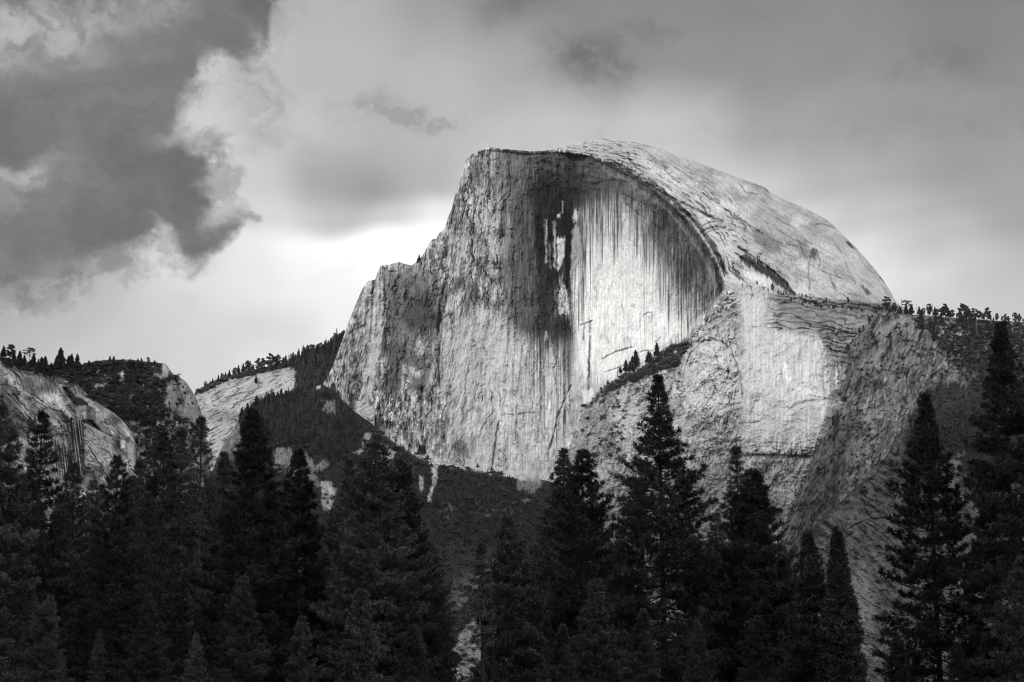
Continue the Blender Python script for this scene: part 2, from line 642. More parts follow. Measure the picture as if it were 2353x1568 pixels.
def dome_model(p, VT):
    U, V = p.U, p.V
    # ---- big shape (metres; one measured pixel is about one metre out there)
    Y = 4500 + (1100 - V) * 0.16
    Y += np.clip(1010 - U, 0, 400) ** 1.5 * 0.055            # the left shoulder turns away
    Y -= 40 * np.exp(-((U - 1010) / 45.0) ** 2) * sst(420, 700, V)
    vt1 = VT[0]
    vts = np.convolve(np.pad(vt1, 40, mode='edge'), np.ones(81) / 81.0, 'valid')[None, :]
    below = V - VT
    belows = V - lerp(vt1[None, :], vts, sst(1300, 1420, U))
    Y += 26 * np.exp(-below / 9.0)                            # the crest of the wall is rounded a little
    # side of the arch: positive on the shell
    ax = np.interp(V, [q[1] for q in ARCH], [q[0] for q in ARCH])
    side = (p.wu - ax) + 9 * fbm(U / 34, V / 34, 4, 250, 0.6) * sst(360, 420, V)
    side = np.where(V > 668, (p.wu - 1662) - (V - 668) * 0.2, side)
    shell = sst(-5, 7, side) * sst(720, 660, V - (U - 1662) * 0.16)
    slope = 0.9 - 0.3 * sst(1300, 1500, U)
    d = np.clip(belows, 0, None) * slope
    R = 430.0
    rnd = R * (1 - np.sqrt(np.clip(1 - (1 - np.clip(d / 260.0, 0, 1)) ** 2, 0.0, 1))) * sst(1290, 1480, U)
    Y = Y + shell * (rnd - 34 * sst(1300, 1400, U) - 30)
    Y += sst(0, 500, U - 1660) ** 1.3 * 330 * sst(0.0, 1.0, shell)
    # the wall is scooped under the arch
    Y += (1 - shell) * 20 * np.exp(-np.clip(-side, 0, None) / 60.0) * sst(1180, 1330, U) * sst(700, 560, V)
    # ---- lower buttresses stand forward
    lowline = np.interp(U, [1240, 1320, 1390, 1440, 1500, 1565, 1600, 1640, 1665, 1700, 1780, 1900, 2000],
                        [1080, 930, 888, 862, 830, 788, 735, 690, 660, 652, 672, 704, 712])
    lb = V - lowline + 5 * fbm(U / 12, V / 12, 3, 3)
    step = sst(0, 16, lb)
    but = step * 34 + np.clip(lb, 0, 240) * 0.62
    but *= sst(1240, 1400, U)
    Y -= but
    # great vertical fins of the left shoulder
    for fx_, w_, h_, v0_ in ((868, 16, 30, 600), (905, 26, -16, 640), (960, 16, 14, 600), (1012, 12, -20, 560), (1060, 34, 12, 480), (1130, 30, -8, 420), (800, 14, 16, 720), (838, 8, -14, 650)):
        Y -= h_ * np.exp(-((U - fx_ - (V - 900) * -0.05 + 9 * fbm(U / 60, V / 60, 2, 8)) / w_) ** 2) * sst(v0_ - 20, v0_ + 60, V) * sst(1090, 1000, V)
    # ledge behind the buttress on the right slopes gently
    # buttress bodies
    rib = 30 * np.exp(-((U - 1628 - (V - 800) * 0.05) / 50.0) ** 2) * sst(750, 850, V) * sst(1120, 960, V)
    pil = 44 * sst(1688, 1722, U + (V - 850) * -0.02) * sst(1925, 1880, U - (V - 760) * 0.06) * sst(680, 740, V)
    Y -= (rib + pil) * step
    edge = np.interp(V, [700, 760, 830, 900, 950, 1040, 1120, 1250, 1568], [1880, 1895, 1915, 1921, 1912, 1880, 1850, 1800, 1700])
    Y += np.clip(U - edge + 14, 0, 160) * 1.2 * sst(690, 760, V)
    # ---- relief
    face = 1 - shell
    wall = face * (1 - step * sst(1240, 1400, U))
    vfine = fbm(U / 9, V / 60, 5, 11, 0.6)
    blotch = fbm(U / 26, V / 48, 5, 12, 0.62)
    rough = ridged(U / 24 + 0.3 * vfine, V / 40, 5, 13, 0.62)
    leftish = sst(1230, 1060, U)
    flake = stair(blotch + 0.25 * vfine, 5.0, 0.72)
    smooth = sst(1240, 1330, U)
    p.Z += wall * (1 - 0.8 * smooth) * (vfine * 1.0 + blotch * 3.0 + flake * 4.0 + rough * (0.4 + 1.6 * leftish))
    p.Z += wall * smooth * stair(fbm(U / 70, V / 120, 4, 19), 4, 0.85) * 5
    crag = sst(1010, 930, U + 18 * blotch) * sst(600, 640, V)
    p.Z += crag * (ridged(U / 13, V / 34, 5, 14, 0.6) * 3.5 + stair(fbm(U / 16, V / 40, 4, 44), 4, 0.7) * 14)
    low = step * sst(1240, 1400, U)
    lr = ridged(U / 26 + (V / 60), V / 24, 5, 15, 0.62)
    lf = fbm(U / 12 + V / 40, V / 14, 5, 16, 0.62)
    lowrough = low * (1 - 0.72 * sst(1690, 1712, U) * sst(1925, 1880, U) * sst(1040, 980, V))
    wx = 26 * fbm(U / 90, V / 90, 3, 170)
    lfl = fbm((U + V * 0.5 + wx) / 34, (V - U * 0.2 + wx) / 52, 5, 17, 0.6)
    lf2 = fbm((U - V * 0.45 - wx) / 30, (V + wx) / 34, 5, 171, 0.6)
    p.Z += lowrough * (lr * 1.3 + lf * 1.2 + stair(lfl, 3.5, 0.8) * 18 + stair(lf2, 3.0, 0.85) * 14)
    p.Z += low * (1 - lowrough) * stair(fbm(U / 40, V / 30, 4, 18), 4, 0.8) * 8
    # shell: exfoliation sheets and down-slope runnels
    sa = (U * 0.83 + V * 0.56)
    sb = (-U * 0.56 + V * 0.83)
    run = fbm(sa / 60, sb / 8, 5, 21, 0.6)
    p.Z += shell * (run * 1.5 + fbm(U / 40, V / 40, 4, 22, 0.5) * 2.5 + stair(fbm(sa / 110, sb / 40, 4, 25, 0.5), 4, 0.8) * 10)
    # terraces of thin sheets near the top of the arch
    terr = np.abs(((V - 0.16 * (U - 1300) + 5 * fbm(U / 40, V / 10, 3, 23)) / 7.5) % 1.0 - 0.5) * 2
    tm = shell * sst(1290, 1330, U) * sst(1520, 1440, U) * sst(330, 345, V)
    p.Z -= tm * 7 * sst(0.55, 0.95, terr) * sst(-0.35, 0.2, fbm(U / 22, V / 9, 3, 24))
    # ledge slabs right of the foot of the shell
    lm = sst(1740, 1800, U) * sst(0, 10, V - (664 + (U - 1720) * 0.10)) * sst(0, 20, (790 + (U - 1960) * 0.12 + np.clip(U - 1880, 0, 60) * 1.3) - V)
    lt = np.abs(((V - 0.17 * (U - 1750) + 16 * fbm(U / 60, V / 22, 4, 33)) / 13.0) % 1.0 - 0.5) * 2
    p.Z -= lm * 9 * sst(0.45, 0.95, lt) * sst(-0.4, 0.2, fbm(U / 30, V / 12, 3, 34))

    lw = wall * sst(990, 1080, U) * sst(700, 800, V)
    # ---- colour of the stone
    hair = fbm(U / 2.1, V / 15, 4, 201, 0.75)
    wxx = 5 * fbm(U / 18, V / 30, 3, 202)
    lean2 = U + (V - 700) * 0.12 * sst(1250, 1000, U)
    fis1 = fissures(p, (lean2 + 2 * wxx) / 34, V / 230, 261, 1.5, 4, 0.55, 0.0, -0.1)
    fis2 = fissures(p, (lean2 - wxx) / 17, V / 140, 262, 1.1, 4, 0.55, 0.08, 0.0)
    fis3 = fissures(p, (U + wxx) / 46, (V + U * 0.25) / 26, 263, 1.2, 4, 0.55, 0.05, 0.12)
    fac = facets((lean2 + wxx) / 26, V / 115, 264, 6, 5, 0.55)
    fac2 = facets((lean2 - wxx) / 11, V / 60, 265, 6, 4, 0.55)
    vein_l = sst(0.50, 0.86, ridged((U + wxx) / 13, V / 62, 4, 203, 0.55))
    vein_d = sst(0.50, 0.84, ridged((U - wxx) / 16, V / 54, 4, 204, 0.55))
    speck = sst(0.25, 0.6, fbm(U / 4.2, V / 8.5, 4, 205, 0.7))
    chips = sst(0.25, 0.55, fbm(U / 5.2, V / 10.5, 4, 206, 0.7))
    lean = U + (V - 700) * 0.10 * sst(1250, 1000, U)
    vs = fbm(lean / 5.0, V / 46, 5, 45, 0.68)
    A = 0.375 + 0.06 * blotch + 0.11 * vs
    A = A + 0.13 * sst(0.12, 0.42, fbm(lean / 11, V / 62, 5, 41, 0.66)) - 0.15 * sst(0.08, 0.36, fbm(lean / 17, V / 42, 5, 42, 0.66))
    A = A + 0.12 * hair + 0.13 * vein_l - 0.12 * vein_d - 0.09 * speck + 0.08 * chips
    p.A = A
    calm = 1 - 0.72 * sst(1300, 1340, U)
    p.A += wall * calm * (0.16 * fac + 0.08 * fac2)
    p.A *= 1 - wall * np.clip(calm * (0.50 * fis1 + 0.30 * fis2 + 0.25 * fis3), 0, 0.8)
    p.Z += wall * calm * (14 * fac + 4 * fac2 - 7 * fis1 - 3 * fis2 - 3 * fis3) * (1 - 0.45 * lw)
    p.Z += wall * (1 - 0.75 * smooth) * (1.2 * vein_l - 1.4 * vein_d)
    # darker patch low on the left shoulder
    p.patch([(880, 640), (935, 625), (1000, 640), (1012, 760), (1010, 880), (965, 820), (930, 850), (890, 900), (885, 780)], 0.20, 22, 0.55)
    cragA = fbm(U / 8, V / 22, 5, 43, 0.65)
    p.A += crag * 0.20 * cragA
    p.A = lerp(p.A, 0.46, sst(780, 850, U) * sst(892, 872, U) * sst(630, 700, V) * (0.55 + 0.4 * vfine) * sst(900, 820, V))
    # the pale lower wall with thin vertical streaks
    lw = wall * sst(990, 1080, U) * sst(700, 800, V)
    st1 = fbm(U / 3.4, V / 170, 4, 51, 0.7)
    st2 = fbm(U / 7.0, V / 110, 4, 52, 0.6)
    p.A = lerp(p.A, 0.48 + 0.12 * st1 + 0.08 * vs + 0.05 * blotch - 0.10 * fis1, lw * 0.78)
    # bright fresh rock in the middle of the wall
    br = p.inside([(1318, 500), (1350, 545), (1420, 560), (1520, 600), (1580, 700), (1600, 745), (1560, 790), (1500, 830), (1440, 862),
                   (1395, 885), (1330, 850), (1312, 800), (1308, 650)], 16, 'comb')
    p.A = lerp(p.A, 0.59 + 0.12 * st1 + 0.05 * hair + 0.05 * fbm(U / 30, V / 30, 4, 53) - 0.10 * vein_d * vein_l - 0.12 * sst(0.3, 0.6, fbm(U / 16, V / 40, 4, 54)), br)
    up = p.inside([(1322, 470), (1400, 440), (1470, 470), (1540, 560), (1600, 700), (1590, 760), (1400, 640), (1318, 620)], 20, True)
    p.A = lerp(p.A, 0.52, up * 0.6)
    # grey roof zone under the rim
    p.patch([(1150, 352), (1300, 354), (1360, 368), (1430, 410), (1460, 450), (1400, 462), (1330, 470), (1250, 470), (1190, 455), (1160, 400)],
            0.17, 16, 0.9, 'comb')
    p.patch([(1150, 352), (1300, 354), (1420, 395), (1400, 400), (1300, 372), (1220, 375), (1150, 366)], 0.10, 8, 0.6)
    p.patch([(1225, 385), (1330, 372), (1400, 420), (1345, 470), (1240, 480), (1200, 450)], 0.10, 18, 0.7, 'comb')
    # hanging black streaks, each column with its own length
    L0 = np.interp(U, [1150, 1200, 1240, 1300, 1325, 1380, 1440, 1500, 1540, 1600, 1660], [60, 230, 330, 400, 210, 120, 110, 120, 190, 190, 120])
    Lv = L0 * (0.55 + 1.1 * sst(-0.5, 0.5, perlin(U / 3.1, U * 0 + 0.3, 61) + 0.7 * perlin(U / 9.0, U * 0 + 4.3, 62)))
    top = np.interp(U, [1150, 1250, 1330, 1400, 1450, 1500, 1550, 1600, 1650], [440, 450, 455, 430, 445, 465, 500, 545, 600])
    hang = sst(0, 60, (top + Lv) - V + 12 * fbm(U / 3, V / 40, 3, 63)) * sst(-30, 10, V - top)
    zone = sst(1180, 1215, U) * sst(1665, 1640, U - np.clip(V - 560, 0, 200) * 0.1)
    sd_ = sst(-0.30, 0.35, st1 + 0.35 * st2)
    p.A = lerp(p.A, 0.085, wall * zone * hang * np.clip(0.25 + 0.75 * sd_, 0, 1) * 0.82)
    # longer thin streaks running down over the bright rock
    thin = sst(0.30, 0.62, fbm(U / 2.6, V / 320, 3, 64, 0.7)) * sst(560, 620, V) * sst(860, 640, V) * sst(1400, 1470, U)
    p.A = lerp(p.A, 0.20, wall * zone * thin * 0.7)
    # broad tones of the wall
    for f, val, mx in (
            ([(440, 900), (500, 880), (500, 1100), (470, 1300), (410, 1600), (360, 1600), (430, 1200)], 0.46, 0.6),
            ([(510, 900), (640, 870), (830, 960), (820, 1180), (700, 1300), (560, 1330), (500, 1200)], 0.21, 0.45),
            ([(620, 1060), (760, 1000), (820, 1200), (760, 1290), (640, 1240), (600, 1150)], 0.13, 0.6),
            ([(520, 1300), (585, 1300), (580, 1600), (510, 1600)], 0.19, 0.7), ([(640, 1380), (740, 1330), (745, 1600), (650, 1600)], 0.20, 0.6),
            ([(820, 650), (960, 600), (1000, 900), (930, 1100), (900, 800)], 0.44, 0.5), ([(1100, 700), (1230, 680), (1240, 800), (1130, 800)], 0.47, 0.7),
            ([(1040, 520), (1150, 450), (1150, 600), (1060, 620)], 0.43, 0.45), ([(905, 920), (950, 920), (950, 1000), (910, 990)], 0.19, 0.7),
            ([(990, 980), (1040, 960), (1040, 1020), (985, 1080)], 0.18, 0.7), ([(1130, 1080), (1190, 1050), (1180, 1120), (1130, 1160)], 0.19, 0.6),
            ([(1160, 660), (1200, 650), (1200, 690), (1170, 700)], 0.16, 0.7), ([(840, 1150), (1100, 1100), (1290, 1250), (1290, 1400), (1000, 1620), (840, 1620)], 0.46, 0.5),
            ([(960, 290), (1060, 200), (1380, 200), (1400, 330), (1200, 420), (1040, 400)], 0.27, 0.35),
            ([(1250, 560), (1350, 480), (1350, 900), (1330, 1240), (1290, 1240), (1260, 900)], 0.17, 0.7),
            ([(915, 1010), (940, 1000), (935, 1110), (905, 1120)], 0.62, 0.8), ([(695, 1300), (735, 1300), (748, 1360), (700, 1380)], 0.60, 0.7),
            ([(655, 1468), (712, 1475), (700, 1497), (660, 1490)], 0.66, 0.9), ([(1040, 1120), (1110, 1130), (1100, 1230), (1060, 1200)], 0.50, 0.6)):
        p.patch(cr('W', f), val, 9, min(0.92, mx * 1.35), 'comb' if len(f) > 4 else True)
    # grey mottled recess between the rim and the curtain of streaks
    rec = wall * sst(1190, 1240, U) * sst(-2, -10, side) * sst(20, -25, V - top - 18 * fbm(U / 5, V / 90, 3, 240)) * sst(352, 362, V)
    p.A = lerp(p.A, 0.15 + 0.06 * blotch + 0.07 * fbm(U / 10, V / 12, 5, 241, 0.65), rec * 0.75)
    p.Z += rec * (14 * facets((U + V) / 40, (V - U * 0.6) / 22, 274, 6) )
    # the black stain in the heart of the wall, and pale flakes left inside it
    for f, val, mx, sf in (
            ([(1340, 420), (1450, 300), (1600, 250), (1700, 350), (1640, 460), (1600, 560), (1500, 620), (1400, 620), (1350, 540)], 0.10, 0.8, 8),
            ([(1370, 560), (1600, 520), (1620, 760), (1590, 830), (1540, 900), (1480, 940), (1390, 880), (1380, 760)], 0.055, 0.92, 7),
            ([(1370, 880), (1460, 860), (1550, 900), (1505, 1000), (1500, 1130), (1430, 1180), (1390, 1100), (1370, 1000)], 0.08, 0.88, 7),
            ([(1330, 1020), (1400, 1000), (1430, 1180), (1340, 1180)], 0.13, 0.7, 7),
            ([(1310, 1150), (1420, 1165), (1540, 1130), (1605, 1180), (1600, 1292), (1480, 1300), (1400, 1285), (1310, 1250)], 0.075, 0.9, 6)):
        m = p.inside(cr('W', f), sf, 'comb') * mx
        p.A = lerp(p.A, val * 0.8, m * np.clip(1.05 + 0.2 * blotch - 0.8 * sst(0.30, 0.6, st1), 0.1, 1))
    m = p.inside([(1180, 430), (1260, 410), (1340, 430), (1330, 560), (1210, 620), (1200, 760), (1172, 740), (1165, 560)], 16, 'comb')
    p.A *= 1 - 0.45 * m * np.clip(0.7 + blotch - 0.6 * sst(0.3, 0.6, st1), 0, 1)
    p.patch(cr('W', [(1548, 600), (1602, 585), (1622, 760), (1592, 830), (1582, 1010), (1555, 1000), (1560, 850)]), 0.032, 3, 0.97)
    for f, val in (([(1438, 580), (1452, 575), (1450, 830), (1441, 840)], 0.42), ([(1485, 600), (1500, 590), (1502, 870), (1490, 860)], 0.46),
                   ([(1508, 700), (1556, 690), (1552, 800), (1530, 875), (1508, 885), (1514, 780)], 0.52), ([(1510, 555), (1530, 550), (1531, 582), (1512, 580)], 0.55),
                   ([(1534, 480), (1543, 480), (1541, 550), (1535, 550)], 0.5), ([(1600, 560), (1614, 530), (1631, 540), (1627, 600), (1605, 605)], 0.50),
                   ([(1518, 1000), (1556, 960), (1562, 1020), (1585, 1140), (1520, 1140), (1510, 1050)], 0.48), ([(1440, 1240), (1452, 1240), (1452, 1290), (1440, 1300)], 0.5),
                   ([(1462, 720), (1470, 720), (1470, 870), (1463, 860)], 0.36), ([(1600, 640), (1640, 620), (1660, 800), (1600, 900), (1590, 830)], 0.37)):
        p.patch(cr('W', f), val, 2.2, 0.9, dz=1.5)
    # dark apron under the stain, and the grey wall left of it
    p.patch([(1210, 770), (1320, 765), (1322, 800), (1308, 870), (1290, 810), (1215, 800)], 0.17, 12, 0.6, 'comb')
    p.patch([(1150, 400), (1215, 400), (1222, 760), (1190, 780), (1160, 700)], 0.20, 24, 0.7, 'comb')
    p.A += 0.10 * wall * sst(1130, 1160, U) * sst(1330, 1300, U) * (fbm(U / 3.0, V / 90, 4, 47, 0.7)) * sst(0.02, 0.2, p.A)
    # dark margin along the arch
    am = wall * sst(-165, -80, side + 20 * st2) * sst(1440, 1520, U)
    p.A = lerp(p.A, 0.12 + 0.07 * blotch + 0.07 * fac2 + 0.06 * hair, am * np.clip(0.90 + 0.6 * st2 + 0.35 * st1, 0, 1) * sst(770, 610, V + 1.2 * (p.cv - V)) * 0.92)
    p.Z += am * (10 * fac + 5 * fac2)
    # tone of the shell
    sh = 0.36 + 0.05 * run + 0.06 * fbm(U / 50, V / 34, 5, 71, 0.6)
    sh += 0.09 * sst(1740, 1880, U) * sst(480, 620, V)
    sh += 0.05 * sst(1800, 1650, U) * sst(0, 60, 90 - np.abs(side - 60))
    flow = fbm(sa / 16, sb / 2.6, 4, 207, 0.72)
    crease = sst(0.55, 0.88, ridged(sa / 70, sb / 11, 4, 208, 0.55))
    crease2 = sst(0.6, 0.9, ridged((U + wxx) / 30, (V - U * 0.2) / 16, 4, 209, 0.55)) * sst(1900, 1500, U)
    sfx = fissures(p, (side + 14 * fbm(U / 80, V / 80, 3, 270)) / 30, V / 210, 271, 1.5, 3, 0.5, 0.0, -0.02)
    sfy = fissures(p, sb / 16, sa / 120, 272, 1.2, 4, 0.5, 0.0, 0.1)
    sfac = facets(sb / 26, sa / 110, 273, 6, 4, 0.5)
    sh = sh + 0.05 + 0.05 * sfac + 0.05 * flow - 0.05 * crease - 0.05 * crease2 + 0.04 * hair + 0.05 * fbm(U / 60, V / 40, 3, 275)
    p.A = lerp(p.A, sh, shell)
    p.A *= 1 - shell * np.clip(0.5 * sfx * sst(260, 60, side) + 0.22 * sfy, 0, 0.75)
    p.Z -= shell * (2.5 * crease + 2.5 * crease2 + 8 * sfx * sst(260, 60, side) + 1.5 * sfy - 4 * sfac)
    up_ = shell * sst(1500, 1440, U) * sst(425, 390, V)
    p.A = lerp(p.A, 0.44 - 0.26 * sst(0.5, 0.95, terr) * sst(-0.35, 0.2, fbm(U / 22, V / 9, 3, 24)) + 0.08 * flow, up_ * 0.8)
    # overhanging rim from the crest down the arch, its shade painted black
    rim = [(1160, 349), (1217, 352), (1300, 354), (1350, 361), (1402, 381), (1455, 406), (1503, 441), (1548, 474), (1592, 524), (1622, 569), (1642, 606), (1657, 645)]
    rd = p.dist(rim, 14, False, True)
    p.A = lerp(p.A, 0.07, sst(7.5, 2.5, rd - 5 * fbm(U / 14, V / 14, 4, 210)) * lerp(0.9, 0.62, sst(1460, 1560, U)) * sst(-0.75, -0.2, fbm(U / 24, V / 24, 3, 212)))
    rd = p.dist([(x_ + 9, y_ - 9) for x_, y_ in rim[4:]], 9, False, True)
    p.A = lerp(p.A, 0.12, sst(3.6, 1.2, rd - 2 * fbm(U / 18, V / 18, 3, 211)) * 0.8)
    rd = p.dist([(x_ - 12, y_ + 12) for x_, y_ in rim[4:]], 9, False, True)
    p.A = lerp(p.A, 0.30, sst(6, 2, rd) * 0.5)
    for f in (cr('3', [(810, 580), (890, 540), (970, 565), (990, 620), (900, 610), (860, 640)]),
              cr('3', [(980, 445), (1060, 440), (1090, 480), (1040, 500)]), cr('3', [(820, 370), (890, 385), (860, 400)]),
              cr('3', [(1390, 670), (1450, 660), (1520, 700), (1450, 740), (1380, 735)])):
        p.patch(f, 0.60, 6, 0.55)
    p.patch(cr('3', [(1105, 755), (1180, 745), (1240, 790), (1320, 860), (1310, 930), (1210, 930), (1130, 850)]), 0.27, 5, 0.8, False, dz=-6)
    p.patch(cr('3', [(1430, 830), (1505, 840), (1515, 970), (1450, 965)]), 0.25, 5, 0.7, dz=-4)
    p.patch(cr('3', [(1520, 900), (1570, 905), (1560, 980), (1530, 970)]), 0.10, 4, 0.8, dz=-6)
    p.patch(cr('3', [(1780, 848), (1800, 846), (1850, 905), (1800, 880)]), 0.07, 2, 0.9, False, dz=-8)
    p.patch(cr('3', [(1070, 950), (1180, 1010), (1250, 1060), (1330, 1130), (1410, 1232), (1350, 1205), (1250, 1125), (1130, 1055), (1020, 985), (1010, 950)]),
            0.09, 3, 0.9, dz=-12)
    p.patch(cr('3', [(930, 1035), (990, 1075), (1050, 1140), (990, 1110)]), 0.10, 3, 0.8, dz=-10)
    p.patch(cr('3', [(1880, 1150), (1930, 1190), (1972, 1222), (1920, 1215)]), 0.13, 2.5, 0.8, dz=-8)
    p.patch(cr('3', [(1660, 1080), (1690, 1140), (1720, 1220), (1690, 1180)]), 0.15, 2.5, 0.7, dz=-8)
    p.patch(cr('3', [(1020, 1030), (1180, 1090), (1290, 1180), (1240, 1190), (1130, 1150), (1040, 1090)]), 0.58, 6, 0.8)
    p.patch(cr('3', [(930, 1060), (1000, 1120), (1020, 1140), (950, 1120)]), 0.58, 4, 0.7)
    for pts, w, dz, da in (
            (cr('3', [(0, 265), (120, 300), (200, 330), (270, 380), (350, 430), (440, 490), (520, 540), (580, 600), (640, 650), (700, 720),
                      (750, 780), (790, 840), (830, 900), (860, 960), (900, 1050), (920, 1080)]), 6, 18, 0.75),
            (cr('3', [(60, 300), (160, 345), (230, 385), (330, 440), (430, 520), (500, 580), (560, 640), (640, 720)]), 3.5, 8, 0.5),
            (cr('3', [(200, 200), (215, 255), (270, 290), (360, 328)]), 3, 7, 0.4),
            (cr('3', [(215, 260), (300, 340), (400, 420), (480, 500), (560, 545), (600, 570)]), 3, 8, 0.45),
            (cr('3', [(600, 565), (700, 615), (800, 665), (890, 700)]), 4.5, 12, 0.65),
            (cr('3', [(640, 650), (690, 660), (720, 720), (745, 770)]), 5, 10, 0.7),
            (cr('3', [(735, 780), (780, 748), (840, 738), (900, 742)]), 4, 12, 0.7),
            (cr('3', [(750, 800), (800, 765), (860, 755)]), 3, 8, 0.6),
            (cr('3', [(745, 730), (800, 705), (850, 698)]), 2.5, 6, 0.5),
            (cr('3', [(800, 800), (870, 850), (900, 830)]), 2.5, 6, 0.4),
            (cr('3', [(930, 760), (980, 770)]), 2.5, 6, 0.4), (cr('3', [(955, 800), (990, 805)]), 2.5, 8, 0.6),
            (cr('3', [(960, 840), (985, 845)]), 2.5, 8, 0.6),
            (cr('3', [(780, 800), (830, 870), (870, 960), (900, 1040)]), 4, 12, 0.6),
            (cr('3', [(1005, 885), (1090, 945), (1180, 1005), (1250, 1055), (1335, 1130), (1410, 1230)]), 4, 14, 0.7),
            (cr('3', [(1010, 960), (1100, 1000), (1120, 1010)]), 3, 8, 0.6),
            (cr('3', [(1340, 820), (1360, 870), (1430, 880)]), 2.5, 5, 0.35), (cr('3', [(1560, 720), (1620, 715), (1690, 750)]), 3, 6, 0.4),
            (cr('3', [(1560, 900), (1600, 1000), (1580, 1060)]), 2.5, 6, 0.35), (cr('3', [(1700, 1060), (1720, 1110)]), 2.5, 6, 0.4),
            (cr('3', [(1520, 950), (1510, 1050), (1520, 1150), (1515, 1200)]), 3, 7, 0.4),
            (cr('3', [(2025, 1100), (2080, 1160), (2110, 1205)]), 3.5, 9, 0.6), (cr('3', [(1800, 1220), (1890, 1245)]), 2.5, 5, 0.4),
            (cr('3', [(1010, 430), (1060, 490), (1140, 500)]), 3, 6, 0.4), (cr('3', [(1050, 415), (1180, 455), (1225, 490)]), 2.5, 6, 0.45),
            (cr('3', [(1430, 830), (1500, 970)]), 2.5, 5, 0.3), (cr('3', [(1680, 830), (1760, 940), (1800, 1060), (1850, 1150)]), 2.5, 4, 0.25),
            (cr('3', [(1840, 870), (1900, 1000), (2000, 1100), (2080, 1230)]), 2.5, 4, 0.2)):
        p.line(pts, w, dz, da)
    for i in range(26):        # fine creases running down the shell
        r_ = random.Random(400 + i)
        x0 = r_.uniform(1420, 1880)
        y0 = np.interp(x0, [q[0] for q in DOME_SKY], [q[1] for q in DOME_SKY]) + r_.uniform(20, 150)
        ln = r_.uniform(30, 110)
        a_ = r_.uniform(0.45, 0.75)
        p.line([(x0, y0), (x0 + ln * .5, y0 + ln * .5 * a_ + 3), (x0 + ln, y0 + ln * a_)], 2.2, 4, 0.22)
